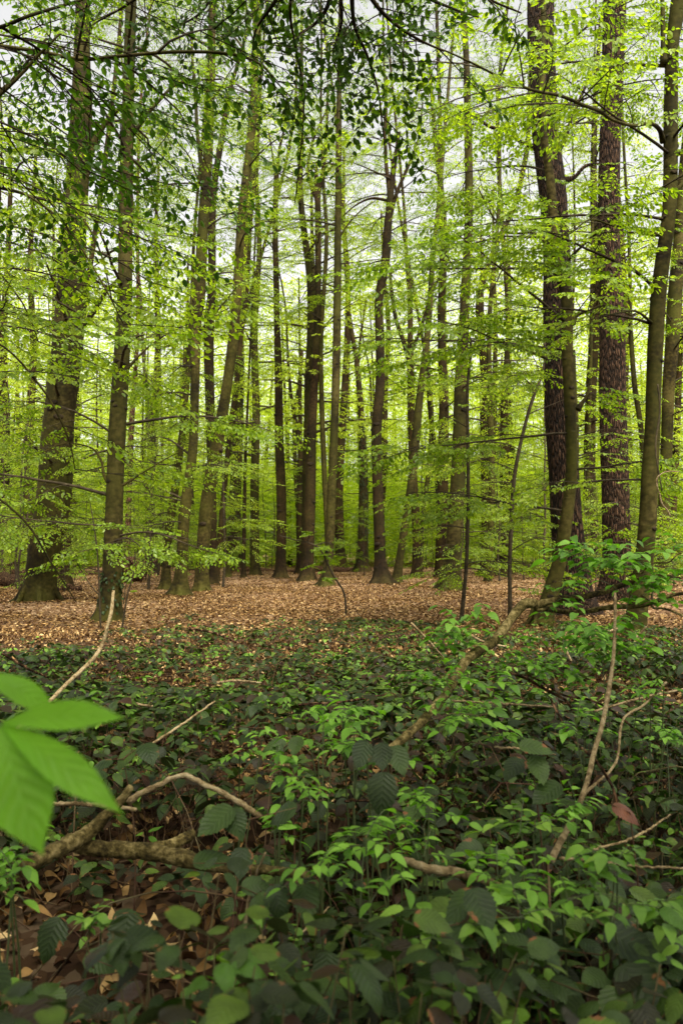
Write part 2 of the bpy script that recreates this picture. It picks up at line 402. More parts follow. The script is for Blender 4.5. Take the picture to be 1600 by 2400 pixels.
M_KNOT = bark_mat('dark_scar_bark', (0.006, 0.004, 0.003), (0.014, 0.009, 0.005), (0.035, 0.024, 0.012), 0.1)
def floor_mat():
    m, nt, N, L = newmat('forest_floor')
    out = N('OutputMaterial'); pr = N('BsdfPrincipled'); L(pr.outputs[0], out.inputs[0])
    tc = N('TexCoord')
    wn = N('TexNoise'); wn.inputs['Scale'].default_value = 9; L(tc.outputs['Object'], wn.inputs['Vector'])
    wr = N('VectorMath'); wr.operation = 'MULTIPLY_ADD'; L(wn.outputs['Color'], wr.inputs[0]); wr.inputs[1].default_value = (.08, .08, .0); L(tc.outputs['Object'], wr.inputs[2])
    vo = N('TexVoronoi'); vo.inputs['Scale'].default_value = 17; L(wr.outputs[0], vo.inputs['Vector'])
    sp = N('SeparateColor'); L(vo.outputs['Color'], sp.inputs[0])
    r = N('ValToRGB'); ramp(r, [(0, (0.045, 0.020, 0.010)), (0.4, (0.15, 0.078, 0.036)), (0.75, (0.30, 0.185, 0.10)), (1, (0.48, 0.34, 0.21))]); L(sp.outputs[0], r.inputs[0])
    # trodden, darker earth here and there
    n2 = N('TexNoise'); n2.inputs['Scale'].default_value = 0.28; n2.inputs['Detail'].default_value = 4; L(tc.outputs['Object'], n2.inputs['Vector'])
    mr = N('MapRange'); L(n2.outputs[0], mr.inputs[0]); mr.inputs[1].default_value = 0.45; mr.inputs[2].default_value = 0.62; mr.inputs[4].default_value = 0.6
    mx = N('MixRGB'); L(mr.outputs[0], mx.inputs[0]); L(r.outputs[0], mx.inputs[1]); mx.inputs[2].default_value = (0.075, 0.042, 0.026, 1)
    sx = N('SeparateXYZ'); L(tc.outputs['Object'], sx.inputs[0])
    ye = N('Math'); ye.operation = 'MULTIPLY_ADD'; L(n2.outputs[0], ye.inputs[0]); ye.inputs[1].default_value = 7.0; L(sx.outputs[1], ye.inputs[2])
    humus_shade = N('MapRange'); L(ye.outputs[0], humus_shade.inputs[0]); humus_shade.inputs[1].default_value = 13.5; humus_shade.inputs[2].default_value = 17; humus_shade.inputs[3].default_value = .85; humus_shade.inputs[4].default_value = 0
    mh = N('MixRGB'); L(humus_shade.outputs[0], mh.inputs[0]); L(mx.outputs[0], mh.inputs[1]); mh.inputs[2].default_value = (0.009, 0.005, 0.003, 1)  # near-black humus under the brambles; shade of the gaps put into its colour
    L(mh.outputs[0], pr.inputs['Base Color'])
    bp = N('Bump'); bp.inputs['Strength'].default_value = 1.0; bp.inputs['Distance'].default_value = 0.03; L(sp.outputs[1], bp.inputs['Height']); L(bp.outputs[0], pr.inputs['Normal'])
    pr.inputs['Roughness'].default_value = 0.95; pr.inputs['Specular IOR Level'].default_value = 0.05
    return m
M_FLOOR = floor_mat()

# ------------------------------------------------------------------ forest floor
def build_floor():
    xs = np.concatenate([np.linspace(-300, -30, 12), np.linspace(-28, 28, 180), np.linspace(30, 300, 12)])
    ys = np.concatenate([np.linspace(-300, -12, 12), np.linspace(-10, 60, 220), np.linspace(64, 400, 24)])
    X, Y = np.meshgrid(xs, ys)
    Z = gh(X, Y) + 0.025 * np.sin(X * 5.1 + Y) * np.sin(Y * 4.3) * (np.abs(X) < 28)
    V = np.stack([X, Y, Z], -1).reshape(-1, 3)
    nx = len(xs); i = np.arange(len(ys) - 1)[:, None] * nx; j = np.arange(nx - 1)[None]
    q = np.stack([i + j, i + j + 1, i + nx + j + 1, i + nx + j], -1).reshape(-1, 4)
    mb = MB(); mb.add(V, q)
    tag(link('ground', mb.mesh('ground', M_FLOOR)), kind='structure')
build_floor()

def rand_dirs(rng, n, tilt):
    """normals near straight up, tilted by about `tilt` radians"""
    a = rng.uniform(0, 2 * math.pi, n); t = np.abs(rng.normal(0, tilt, n))
    return np.stack([np.sin(t) * np.cos(a), np.sin(t) * np.sin(a), np.cos(t)], -1)
def heading(a):
    return np.stack([np.cos(a), np.sin(a), np.zeros_like(a)], -1)
def inview(rng, n, y0, y1, pw=1.0, margin=1.25):
    """random ground spots inside the camera's wedge, y0..y1 metres away"""
    u = rng.uniform(0, 1, n)
    Y = (y0 ** pw + u * (y1 ** pw - y0 ** pw)) ** (1 / pw)
    X = rng.uniform(-1, 1, n) * (0.4355 * Y * margin + 0.35)
    return X, Y

def build_litter():
    rng = np.random.default_rng(5)
    mb = MB()
    shapes = [wide_leaf(8, .58, 0, .6, .25, .42, .05, 1), wide_leaf(8, .62, 0, -.8, -.2, .45, .06, 3), wide_leaf(8, .5, 0, 1.2, .35, .42, .04, 5)]
    for y0, y1, n, s0, s1 in ((1.2, 5, 9000, .04, .07), (5, 12, 30000, .042, .07), (12, 26, 110000, .045, .075), (26, 48, 70000, .06, .10)):
        for k, shp in enumerate(shapes if y1 < 13 else [DIAMOND, OVATE]):
            m = n // (3 if y1 < 13 else 2)
            X, Y = inview(rng, m, y0, y1, 1.6)
            P = np.stack([X, Y, gh(X, Y) + rng.uniform(0.008, 0.045, m)], -1)
            pn = .5 + .5 * np.sin(X * .5 + 2 * np.sin(Y * .33)) * np.sin(Y * .41 + 1); kp = rng.random(m) > .75 * np.clip(pn - .62, 0, 1) / .38
            P = P[kp]; m = len(P)
            a = rng.uniform(0, 2 * math.pi, m)
            leaves(mb, P, heading(a) + np.array([0, 0, 1]) * rng.normal(0, .25, m)[:, None], rand_dirs(rng, m, .5), rng.uniform(s0, s1, m), shp, rng.uniform(.8, 1.1, m))
    X, Y = inview(rng, 520, 5, 40, 1.5); a = rng.uniform(0, 6.28, 520); L_ = rng.uniform(.08, .45, 520); z = gh(X, Y) + .03
    p0 = np.stack([X, Y, z], -1); d = heading(a); p1 = p0 + d * L_[:, None] + np.array([0, 0, 1]) * rng.uniform(-.01, .05, 520)[:, None]
    prisms(mb, p0, p1, rng.uniform(.004, .009, 520), rng.uniform(.002, .005, 520))
    tag(link('leaf_litter', mb.mesh('leaf_litter', M_LITTER, smooth=True)), kind='stuff')
build_litter()

# ------------------------------------------------------------------ sprays of leaves on twigs
def make_spray(rng, L=1.0, side_len=0.5, step=0.05, leaf=0.062, droop=0.25):
    """flat beech spray in its own frame: x outward, z up. returns twig segments and leaves"""
    seg0, seg1, r0, r1 = [], [], [], []
    P, D, Nn, S = [], [], [], []
    def twig(start, ang, length, rad, depth):
        n = max(2, int(length / step)); p = np.array(start, float); a = ang
        side = 1
        for i in range(n):
            t = i / n
            q = p + np.array([math.cos(a), math.sin(a), -droop * (0.15 + t) * (0.6 + 0.8 * depth)]) * (length / n)
            seg0.append(p); seg1.append(q); r0.append(rad * (1 - .7 * t)); r1.append(rad * (1 - .7 * (i + 1) / n))
            if depth > 0 or t > 0.35:
                if rng.random() < 0.93:
                    la = a + side * rng.uniform(.6, 1.15) if i < n - 1 else a
                    P.append(q); D.append((math.cos(la), math.sin(la), rng.uniform(-.95, .05)))
                    Nn.append((rng.normal(0, .5), rng.normal(0, .5), 1)); S.append(leaf * rng.uniform(.65, 1.25))
            if depth == 0 and 0.1 < t < 0.93 and (i % 2 == 0):
                twig(q, a + side * rng.uniform(.65, .95), side_len * (1.05 - .75 * t) * rng.uniform(.6, 1.15) * L, rad * .5, 1)
            side = -side
            a += rng.normal(0, .06) - (0.04 * side)
            p = q
    twig((0, 0, 0), 0, L, 0.0045, 0)
    return tuple(np.array(x) for x in (seg0, seg1, r0, r1, P, D, Nn, S))
_rs = np.random.default_rng(11)
SPRAYS = [make_spray(_rs, L) for L in (0.7, 0.8, 0.9, 1.0, 1.05, 1.15)]
SPRAYS_FAR = [make_spray(_rs, L, step=0.09, leaf=0.115) for L in (0.8, 0.9, 1.0, 1.15)]

class Foliage:
    """collects branches and sprays of one tree, then makes a branches mesh and a crown mesh"""
    def __init__(s, rng, far=False):
        s.rng = rng; s.wood = MB(); s.place = []; s.lib = SPRAYS_FAR if far else SPRAYS; s.far = far
    def spray(s, p, az, pitch=-0.2, roll=0.0, k=1.0):
        s.place.append((int(s.rng.integers(len(s.lib))), p, az, pitch, roll, k))
    def branch(s, start, az, elev, L, r0, dens=1.0, droop=0.9, k=1.0, bare=0.2):
        rng = s.rng; n = 9
        p = np.array(start, float); pts = [p]; a = az; e = elev
        for i in range(n):
            e += (-droop * elev - 0.12) / n + rng.normal(0, .05); a += rng.normal(0, .09)
            p = p + L / n * np.array([math.cos(e) * math.cos(a), math.cos(e) * math.sin(a), math.sin(e)])
            pts.append(p)
        pts = np.array(pts); t = np.linspace(0, 1, n + 1)
        sweep(s.wood, pts, r0 * (1 - .8 * t) + .002, 4 if s.far else 5, cap=False)
        s.along(pts, dens, k, bare)
    def along(s, pts, dens=1.0, k=1.0, bare=0.2, sub=True):
        """twigs and sprays along a given limb"""
        rng = s.rng
        pts = np.asarray(pts); seg = np.linalg.norm(np.diff(pts, axis=0), axis=1); L = seg.sum()
        cum = np.concatenate([[0], np.cumsum(seg)]) / L
        def P(t): return np.array([np.interp(t, cum, pts[:, i]) for i in range(3)])
        def A(t):
            d = P(min(1, t + .05)) - P(max(0, t - .05)); return math.atan2(d[1], d[0])
        s.spray(pts[-1], A(1), rng.uniform(-.35, 0), rng.normal(0, .2), k)
        m = max(2, int(L / 0.42 * dens)); side = 1
        for i in range(m):
            t = bare + (1 - bare) * (i + rng.random() * .6) / m
            side = -side if rng.random() < .8 else side; aa = A(min(1, t)) + side * rng.uniform(.35, 1.25); t = min(.98, t + rng.uniform(0, .06)); o = P(t)
            Ls = min(1.7, 0.55 * L * (1 - t) + 0.25) * rng.uniform(.6, 1.15)
            if sub and Ls > 0.55:
                q = [o]; e = rng.uniform(-.05, .3); b = aa
                for j in range(4):
                    e -= .1; b += rng.normal(0, .1)
                    q.append(q[-1] + Ls / 4 * np.array([math.cos(e) * math.cos(b), math.cos(e) * math.sin(b), math.sin(e)]))
                q = np.array(q)
                sweep(s.wood, q, np.linspace(.0075, .003, 5) * (1 + L * .12), 3, cap=False)
                s.spray(q[-1], b, rng.uniform(-.4, 0), rng.normal(0, .25), k)
                for t2, sg in ((.35, 1), (.6, -1), (.85, 1)):
                    if t2 * Ls < .4 and rng.random() < .5: continue
                    o2 = q[int(t2 * 4)]
                    s.spray(o2, b + sg * rng.uniform(.5, 1.0), rng.uniform(-.4, .05), rng.normal(0, .25), k * .85)
            else:
                s.spray(o, aa, rng.uniform(-.4, .05), rng.normal(0, .25), k * .9)
    def build(s, parent, origin, leafmat=None, shape=None, cull=True, leafk=1.0, twigs=True, thin=1.0):
        origin = np.asarray(origin, float)
        crown = MB(); wood = s.wood
        tot = 0
        for ti in range(len(s.lib)):
            pl = [q for q in s.place if q[0] == ti]
            if not pl: continue
            s0, s1, r0, r1, P, D, Nn, S = s.lib[ti]
            o = np.array([q[1] for q in pl]); az = np.array([q[2] for q in pl]); pi_ = np.array([q[3] for q in pl]); ro = np.array([q[4] for q in pl]); k = np.array([q[5] for q in pl])
            X = np.stack([np.cos(pi_) * np.cos(az), np.cos(pi_) * np.sin(az), np.sin(pi_)], -1)
            Z0 = np.stack([-np.sin(pi_) * np.cos(az), -np.sin(pi_) * np.sin(az), np.cos(pi_)], -1)
            Y0 = np.cross(Z0, X)
            c, sn = np.cos(ro)[:, None], np.sin(ro)[:, None]
            Yv = c * Y0 + sn * Z0; Z = -sn * Y0 + c * Z0
            flip = np.where(s.rng.random(len(pl)) < .5, 1.0, -1.0)[:, None]
            M = np.stack([X, Yv * flip, Z], -1)        # (m,3,3) columns
            tr = lambda A: np.einsum('mij,nj->mni', M, A)
            LP = (o[:, None] + k[:, None, None] * tr(P)).reshape(-1, 3)
            LD = tr(D).reshape(-1, 3); LN = tr(Nn).reshape(-1, 3)
            LS = (np.ones(len(pl))[:, None] * S[None]).reshape(-1) * leafk
            if cull:
                W = LP + 0.0
                e = (W[:, 2] - EYE) / np.maximum(W[:, 1], .5); h = np.abs(W[:, 0]) / np.maximum(W[:, 1], .5)
                out = (e > .82) | (h > .56)
                keep = ~out | (s.rng.random(len(W)) < .07)
                LS = np.where(out, LS * 2.4, LS)
            else:
                keep = np.ones(len(LP), bool)
            if thin < 1: keep &= s.rng.random(len(LP)) < thin
            LP, LD, LN, LS = LP[keep], LD[keep], LN[keep], LS[keep]
            if not len(LP): continue
            leaves(crown, LP - origin, LD, LN, LS, shape or DIAMOND, s.rng.uniform(.8, 1.15, len(LP)))
            tot += len(LP)
            if twigs:
                T0 = (o[:, None] + k[:, None, None] * tr(s0)).reshape(-1, 3); T1 = (o[:, None] + k[:, None, None] * tr(s1)).reshape(-1, 3)
                rr0 = np.tile(r0, len(pl)); rr1 = np.tile(r1, len(pl))
                if cull:
                    e = (T0[:, 2] - EYE) / np.maximum(T0[:, 1], .5); kp = (e < .82) & (np.abs(T0[:, 0]) / np.maximum(T0[:, 1], .5) < .56)
                    T0, T1, rr0, rr1 = T0[kp], T1[kp], rr0[kp], rr1[kp]
                prisms(wood, T0, T1, rr0, rr1)
        if wood.n:
            for v in wood.v[:0]: pass
            wb = MB(); wb.v = [v for v in wood.v]; wb.f = wood.f; wb.n = wood.n; wb.uv = wood.uv; wb.has_uv = False
            # sweeps and prisms are in world space; shift to the tree's base
            wb.v = [v - origin.astype(np.float32) for v in wb.v]
            link('branches', wb.mesh('branches', M_TWIG), parent)
        if crown.n:
            link('crown', crown.mesh('crown', leafmat or M_LEAF, smooth=False), parent)
        return tot

# ------------------------------------------------------------------ trunks
def trunk_mesh(mb, pts, rad, rng, sides=22, flare=0.9, base_z=0.0, lobes=5, rough=0.03, roots=True):
    L = np.linalg.norm(np.diff(pts, axis=0), axis=1).sum()
    n = int(np.clip(L * 5, 14, 110))
    C = catmull(np.column_stack([pts, rad]), n)
    # closer rings at the foot
    P = C[:, :3]; r = C[:, 3]
    foot = np.linspace(0, 1, 14)[:, None] ** 1.3
    k = np.searchsorted(P[:, 2], P[0, 2] + 1.0); k = max(2, min(k, n - 2))
    Pf = P[0] * (1 - foot) + P[k] * foot; rf = (r[0] * (1 - foot) + r[k] * foot)[:, 0]
    P = np.vstack([Pf[:-1], P[k:]]); r = np.concatenate([rf[:-1], r[k:]])
    z = P[:, 2] - base_z
    th = np.arange(sides) * 2 * math.pi / sides
    ph = rng.uniform(0, 6.28, 6)
    sc_ = (r[min(14, len(r) - 1)] / 0.25) ** .5
    fl = np.exp(-np.maximum(z, -.1) / (0.28 * sc_))
    lob = (0.5 + 0.5 * np.cos(lobes * th + ph[0] + 0.8 * np.sin(th + ph[1]))) ** 1.6
    rm = 1 + flare * fl[:, None] * (0.35 + 0.9 * lob[None])
    rm += rough * np.sin(3 * th + ph[2])[None] * np.sin(z * 1.3 + ph[3])[:, None] + rough * np.sin(2 * th + ph[4] + z[:, None] * .5)
    rm *= 1 + rng.normal(0, rough * .35, rm.shape)
    sweep(mb, P, r, sides, rm)
    return P, r

USED = []
def knots(mb, P, r, rng, n, zmax):
    c = []
    for i in range(n):
        z = rng.uniform(.5, zmax); a = rng.uniform(0, 6.28)
        q = np.array([np.interp(z, P[:, 2], P[:, j]) for j in range(3)]); rr = float(np.interp(z, P[:, 2], r))
        o = np.array([math.cos(a), math.sin(a), 0]); tn = np.array([-o[1], o[0], 0]); s = rng.uniform(.25, .6) * rr * (.5 + .5 * rng.random()); s = min(s, .10)
        pts = []
        for ring, k in ((0, 1.0), (.35, .8), (.45, .45)):
            for j in range(8):
                t = j * math.pi / 4
                pts.append(q + o * (rr * .93 + ring * s) + tn * math.cos(t) * s * k * 1.25 + np.array([0, 0, 1]) * (math.sin(t) * s * k * .75 - ring * s * .5))
        pts.append(q + o * (rr * .93 + .3 * s) - np.array([0, 0, s * .2]))
        f = [(r_ * 8 + j, r_ * 8 + (j + 1) % 8, (r_ + 1) * 8 + (j + 1) % 8, (r_ + 1) * 8 + j) for r_ in (0, 1) for j in range(8)]
        mb.add(pts, [np.array(f, np.int32), np.array([(16 + j, 16 + (j + 1) % 8, 24) for j in range(8)], np.int32)])
        c.append(24)
    return sum(c)

def px_path(path, Y, dY=None):
    """(x, y, width) rows of the picture at depth Y -> points and radii"""
    out = []
    for i, q in enumerate(path):
        d = Y + (dY[i] if dY is not None else 0)
        p = at(q[0], q[1], d)
        out.append((*p, q[2] * 0.5 * d / F))
    return np.array(out)

def hero(kind, label, path, bark, limbs=(), nb=22, h0=1.5, blen=2.6, seed=1, group=None, flare=.8, top=None, depth=None,
         shape=None, cat='tree', dens=1.0, leafk=1.0, elev=(0.1, .7), sides=22, low=None, ivy=False, azr=None, leafmat=None):
    rng = np.random.default_rng(seed)
    Y = depth or base_depth(path[0][1])
    C = px_path(path, Y)
    bx, by = C[0, 0], C[0, 1]; gz = float(gh(bx, by))
    C[0, 2] = gz - 0.12
    org = np.array([bx, by, gz])
    if top is None: top = EYE + Y * .80 + 3
    if C[-1, 2] < top and len(C) > 2:
        d = C[-1, :3] - C[-3, :3]; d /= d[2]
        e = top - C[-1, 2]
        m = C[-1].copy(); m[:3] += d * e * .5; m[:2] += rng.normal(0, .08, 2) * e * .3; m[3] *= .75
        q = C[-1].copy(); q[:3] += d * e; q[3] *= .4
        C = np.vstack([C, m, q])
    t = empty(kind, tuple(org), label, cat, group)
    mb = MB()
    P, r = trunk_mesh(mb, C[:, :3] - org, C[:, 3], rng, sides, flare, 0.0)
    if C[0, 3] > .07 and bark is not M_OAK:
        nk = knots(mb, P, r, rng, int(16 + 34 * rng.random()), min(EYE + Y * .72, P[-1, 2] - 1))
        me = mb.mesh('trunk', [bark, M_KNOT]); idx = np.zeros(len(me.polygons), np.int32)
        # quads and triangles of the knots follow those of the trunk
        nf = [len(f) for f in mb.f]; tot = sum(nf[:3]); idx[tot:] = 1; me.polygons.foreach_set('material_index', idx)
        link('trunk', me, t)
    else:
        link('trunk', mb.mesh('trunk', bark), t)
    if C[0, 3] > .13:
        r0 = C[1, 3]
        for k in range(int(rng.integers(5, 8))):
            a = k * 1.0 + rng.uniform(-.3, .3) + rng.uniform(0, .4); Lr = r0 * rng.uniform(1.5, 2.4) + .12
            d = np.array([math.cos(a), math.sin(a), 0]); bd = np.array([-d[1], d[0], 0]) * rng.normal(0, .25) * Lr
            q = np.array([d * r0 * .55 + [0, 0, r0 * 1.5 + .1], d * r0 * 1.15 + [0, 0, r0 * .55 + .02], d * Lr * .6 + [0, 0, .03], d * Lr + bd + [0, 0, -.06]])
            rm = MB(); sweep(rm, catmull(q, 12), np.linspace(r0 * .30, r0 * .08, 12), 9, 1 + rng.normal(0, .05, (12, 9)))
            link('root', rm.mesh('root', bark), t)
    fo = Foliage(rng, far=False)
    for lp in limbs:
        opts = {}
        if isinstance(lp, dict): opts = lp; lp = opts['p']
        LC = px_path(lp, Y, opts.get('dY'))
        LC = catmull(LC, max(8, len(LC) * 5))
        lm = MB(); sweep(lm, LC[:, :3] - org, LC[:, 3], 9)
        link('limb', lm.mesh('limb', bark), t)
        if opts.get('leaf', 1):
            fo.along(LC[int(len(LC) * opts.get('bare', .3)):, :3], opts.get('dens', 1.0), 1.0, 0.05)
    W = P + org
    zt = W[-1, 2] - 0.5
    nb = int(nb * 1.25)
    for i in range(nb):
        h = h0 + (min(zt, EYE + Y * .95) - h0) * ((i + rng.random()) / nb) if zt > h0 else None
        if h is None: break
        p = np.array([np.interp(h, W[:, 2], W[:, j]) for j in range(3)]); rr = float(np.interp(h, W[:, 2], r))
        az = rng.uniform(0, 2 * math.pi) if azr is None else rng.uniform(*azr)
        L = blen * rng.uniform(.55, 1.25)
        fo.branch(p, az, rng.uniform(*elev), L, min(rr * .3, .012 + L * .007), dens)
    if low:
        for (h, az, L) in low:
            p = np.array([np.interp(h, W[:, 2], W[:, j]) for j in range(3)])
            fo.branch(p, R(az), rng.uniform(.0, .25), L, .010 + L * .004, dens)
    n = fo.build(t, org, leafmat=leafmat, shape=shape, leafk=leafk)
    if ivy:
        ib = MB(); m = 350 if ivy < 2 else 2600
        zz = rng.uniform(0, ivy, m) ** 1.0; a = rng.uniform(0, 6.28, m)
        rr = np.interp(zz, W[:, 2] - gz, r) * 1.12
        pp = np.stack([np.interp(zz, W[:, 2] - gz, P[:, j]) for j in range(3)], -1)
        o = np.stack([np.cos(a), np.sin(a), np.zeros(m)], -1)
        keep = rng.random(m) < .35 + .65 * (np.sin(a * 2 + zz * 1.1) > 0)
        leaves(ib, (pp + o * rr[:, None])[keep], (np.array([0, 0, -1]) + o * .4 + rng.normal(0, .4, (m, 3)))[keep], o[keep], rng.uniform(.05, .09, m)[keep], OVATE, 1.3)
        link('ivy', ib.mesh('ivy', M_IVY, smooth=False), t)
    USED.append((bx, by))
    return t, n

# ------------------------------------------------------------------ the trees one can tell apart (rows: x, y, width in the photograph)
TREES = 'beech trees of the clearing'
NLEAF = 0
def H(*a, **k):
    global NLEAF
    t, n = hero(*a, **k); NLEAF += n
    return t
B, BD, OK = M_BEECH, M_BEECH_D, M_OAK
H('beech_tree', 'massive old beech with flared moss-green root foot, the thickest trunk left of the clearing',
  [(92,1414,76),(95,1380,70),(97,1338,68),(127,1159,76),(134,1027,68),(154,853,69),(167,699,69),(176,510,56),(190,306,54),(193,102,36),(194,0,32)], B,
  limbs=[[(205,370,26),(228,318,16),(255,280,12),(300,235,9),(330,190,6)], [(150,800,20),(210,745,13),(245,690,9),(290,640,6)]],
  nb=14, h0=2.2, blen=3.4, seed=101, flare=.12, sides=34, low=[(2.0,-60,2.6),(1.6,-120,2.4),(3,-30,3)])
H('beech_tree', 'slender upright beech with ivy at its foot, in front of the massive one',
  [(252,1455,46),(262,1390,44),(264,1312,43),(269,1159,39),(276,1006,39),(285,853,37),(292,699,34),(295,510,33),(298,357,31),(302,204,28),(308,0,26)], B,
  limbs=[[(268,1145,20),(245,1115,8),(238,1080,6),(215,1050,4),(150,1040,2.5),(90,1065,2)], [(262,1150,16),(300,1130,6),(340,1105,4),(390,1075,3),(440,1050,2)],
         [(300,330,14),(330,290,9),(365,245,8),(420,195,6),(520,185,4)], [(286,880,10),(330,830,5),(380,790,4),(440,760,3),(520,735,2)]],
  nb=20, h0=1.9, blen=2.6, leafk=1.15, seed=102, flare=1.0, sides=28, ivy=.9, low=[(1.5,-25,2.4),(1.7,-165,2.2),(1.4,-60,1.8)], shape=OVATE)
H('beech_tree', 'thin beech with grey lichen foot and spreading roots, left of the pair of leaning beeches',
  [(421,1399,36),(423,1370,28),(426,1338,25),(432,1210,27),(452,1057,22),(457,904,22),(461,751,24),(467,699,28),(477,510,25),(488,357,22),(496,153,18),(500,0,16)], B,
  limbs=[[(478,440,12),(462,300,9),(458,200,8),(452,150,7),(448,60,5)]], nb=22, h0=2.4, blen=2.6, seed=103, low=[(2.0,-100,2.2),(2.6,200,2.4)], flare=1.0)
H('beech_tree', 'slim leaning beech with plain dark bark, leftmost stem of the group left of the clearing',
  [(388,1381,26),(390,1330,20),(394,1261,20),(412,1134,19),(434,955,13),(442,853,12),(450,700,10),(455,560,8)], B, nb=14, h0=3, blen=2.3, seed=104)
H('beech_tree', 'smooth grey-footed beech leaning right, with long bare bole, left side of the clearing',
  [(472,1386,32),(472,1360,29),(473,1338,28),(482,1210,31),(496,1108,30),(515,1006,27),(532,904,24),(546,802,25),(555,699,23),(566,510,21),(584,357,20),(594,255,19),(596,178,16)], B,
  limbs=[[(594,270,12),(600,180,8),(560,100,5),(520,60,4)]], nb=12, h0=9.0, blen=2.6, seed=105, flare=.6)
H('beech_tree', 'dark rough trunk half hidden behind the leaning grey-footed beech',
  [(495,1368,26),(497,1300,22),(498,1210,20),(491,904,22),(490,751,24),(496,699,20),(500,459,17),(523,306,14),(537,220,11),(560,140,8)], BD, nb=14, h0=6, blen=2.4, seed=106)
H('beech_tree', 'thin dark beech stem rising close behind the leaning grey-footed beech',
  [(505,1362,18),(515,1261,13),(524,1159,12),(540,1006,12),(559,853,11),(569,751,10),(578,699,9),(589,510,8),(607,306,7),(612,180,6)], BD, nb=10, h0=8, blen=1.8, seed=107, sides=12)
H('beech_tree', 'thin crooked beech stem with a bent foot at the left edge of the clearing',
  [(534,1355,16),(530,1312,13),(524,1210,13),(530,1108,13),(545,1006,12),(556,900,11),(566,780,9)], B, nb=10, h0=4.5, blen=1.8, seed=108, sides=12)
H('ivy_clad_tree', 'thick black ivy-wrapped trunk standing far back left of the clearing',
  [(550,1341,34),(549,1250,30),(552,1159,28),(556,1032,27),(560,900,24),(563,760,20)], BD, nb=18, h0=2.5, blen=2.6, seed=109, ivy=13)
H('beech_tree', 'short thin dark pole stem with small foot beside the ivy-wrapped trunk',
  [(571,1356,12),(571,1300,10),(573,1200,9),(575,1080,8),(580,960,6)], BD, nb=8, h0=3, blen=1.6, seed=110, sides=10)
H('beech_tree', 'straight dark-knotted beech with widened foot, first big trunk at the clearing back left',
  [(659,1359,27),(659,1312,24),(659,1159,23),(654,1006,20),(652,853,18),(649,751,15),(648,699,15),(645,510,13),(648,408,12)], BD,
  limbs=[[(648,415,9),(655,350,7),(668,290,5),(672,220,4)], [(647,420,8),(638,360,5),(628,300,4)]], top=1.25+34*.5, nb=12, h0=10, blen=2.6, seed=111, flare=.9)
H('beech_tree', 'tall beech peppered with dark knots that forks high up, middle of the clearing back',
  [(719,1366,34),(721,1330,28),(722,1312,27),(727,1159,25),(731,1006,21),(739,853,18),(743,751,16),(745,699,16),(745,510,15),(743,440,13)], BD,
  limbs=[[(744,470,12),(728,434,9),(721,400,8),(730,340,7),(750,290,5),(770,250,4)], [(744,460,12),(757,400,10),(765,300,8),(768,200,7)],
         [(760,412,7),(785,385,5),(800,400,3)]], top=1.25+30*.52, nb=10, h0=11, blen=2.6, seed=112)
H('beech_tree', 'thin dark forked trunk just left behind the knot-peppered beech',
  [(704,1345,20),(703,1260,17),(702,1159,15),(704,1057,14),(697,1010,11),(684,940,8),(676,860,6)], BD,
  limbs=[[(703,1040,10),(703,960,10),(703,900,9),(708,820,7)]], nb=10, h0=9, blen=2.2, seed=113, top=19)
H('beech_tree', 'smooth pale olive beech with grey foot, right-hand stem of the close pair in mid clearing',
  [(764,1377,30),(768,1345,24),(771,1312,21),(777,1159,22),(783,1006,20),(788,853,19),(790,700,18),(792,500,16),(794,286,14),(795,150,11),(797,0,9)], B,
  nb=12, h0=10, blen=2.8, seed=114, limbs=[[(792,560,6),(820,520,4),(850,490,3),(880,470,2)]])
H('beech_tree', 'thinner curved beech, left-hand stem of the close pair in mid clearing',
  [(766,1366,14),(767,1261,13),(760,1108,13),(754,955,12),(752,802,11),(765,560,10),(758,430,8),(752,300,6)], B, nb=9, h0=10, blen=2.2, seed=115, sides=12)
H('beech_tree', 'dark rough beech with mossy flared foot and forked top, right of centre in the clearing',
  [(894,1376,38),(891,1330,28),(889,1261,26),(885,1159,25),(882,1006,25),(890,904,23),(890,802,21),(888,700,20),(903,612,21),(908,536,19)], BD,
  limbs=[[(908,550,14),(912,459,12),(904,380,9),(902,286,8),(906,180,6)], [(910,520,13),(930,450,9),(948,408,8),(979,330,6),(990,240,4)],
         [(908,470,8),(870,465,6),(835,480,4),(805,505,3)]], top=1.25+27*.55, nb=11, h0=10.5, blen=2.8, seed=116, flare=1.0)
H('beech_tree', 'olive beech leaning right with pale lichened foot, right of the dark mossy-footed beech',
  [(928,1367,24),(931,1340,20),(936,1312,19),(952,1210,19),(967,1108,20),(976,1006,19),(986,904,16),(999,802,15),(1008,700,14),(1013,612,13),(1030,450,10),(1042,300,8)], B,
  nb=14, h0=7, blen=2.6, seed=117, flare=.5)
H('beech_tree', 'dark trunk splitting into several upright forks behind the olive leaning beech',
  [(976,1353,26),(976,1290,21),(974,1210,20),(965,1057,17),(962,879,17),(961,802,14),(960,700,12),(952,600,10),(946,480,7)], BD,
  limbs=[[(962,860,13),(945,800,11),(928,751,10),(918,690,9),(912,620,7)], [(961,830,10),(985,770,8),(1010,690,7),(1050,610,5)]], nb=14, h0=7, blen=2.6, seed=118)
H('beech_tree', 'broad smooth beech with wide mossy foot and low leafy sprays, right side of the clearing',
  [(1052,1388,52),(1056,1350,42),(1060,1312,37),(1070,1159,36),(1077,1006,33),(1079,904,29),(1084,802,25),(1089,700,22),(1098,510,20),(1096,306,19),(1094,204,17),(1090,100,14)], B,
  nb=14, h0=3.0, blen=2.8, seed=119, flare=.5, sides=28, low=[(1.2,-120,2.2),(.9,-60,1.8),(2.5,-95,2.8),(1.8,-20,2.4)])
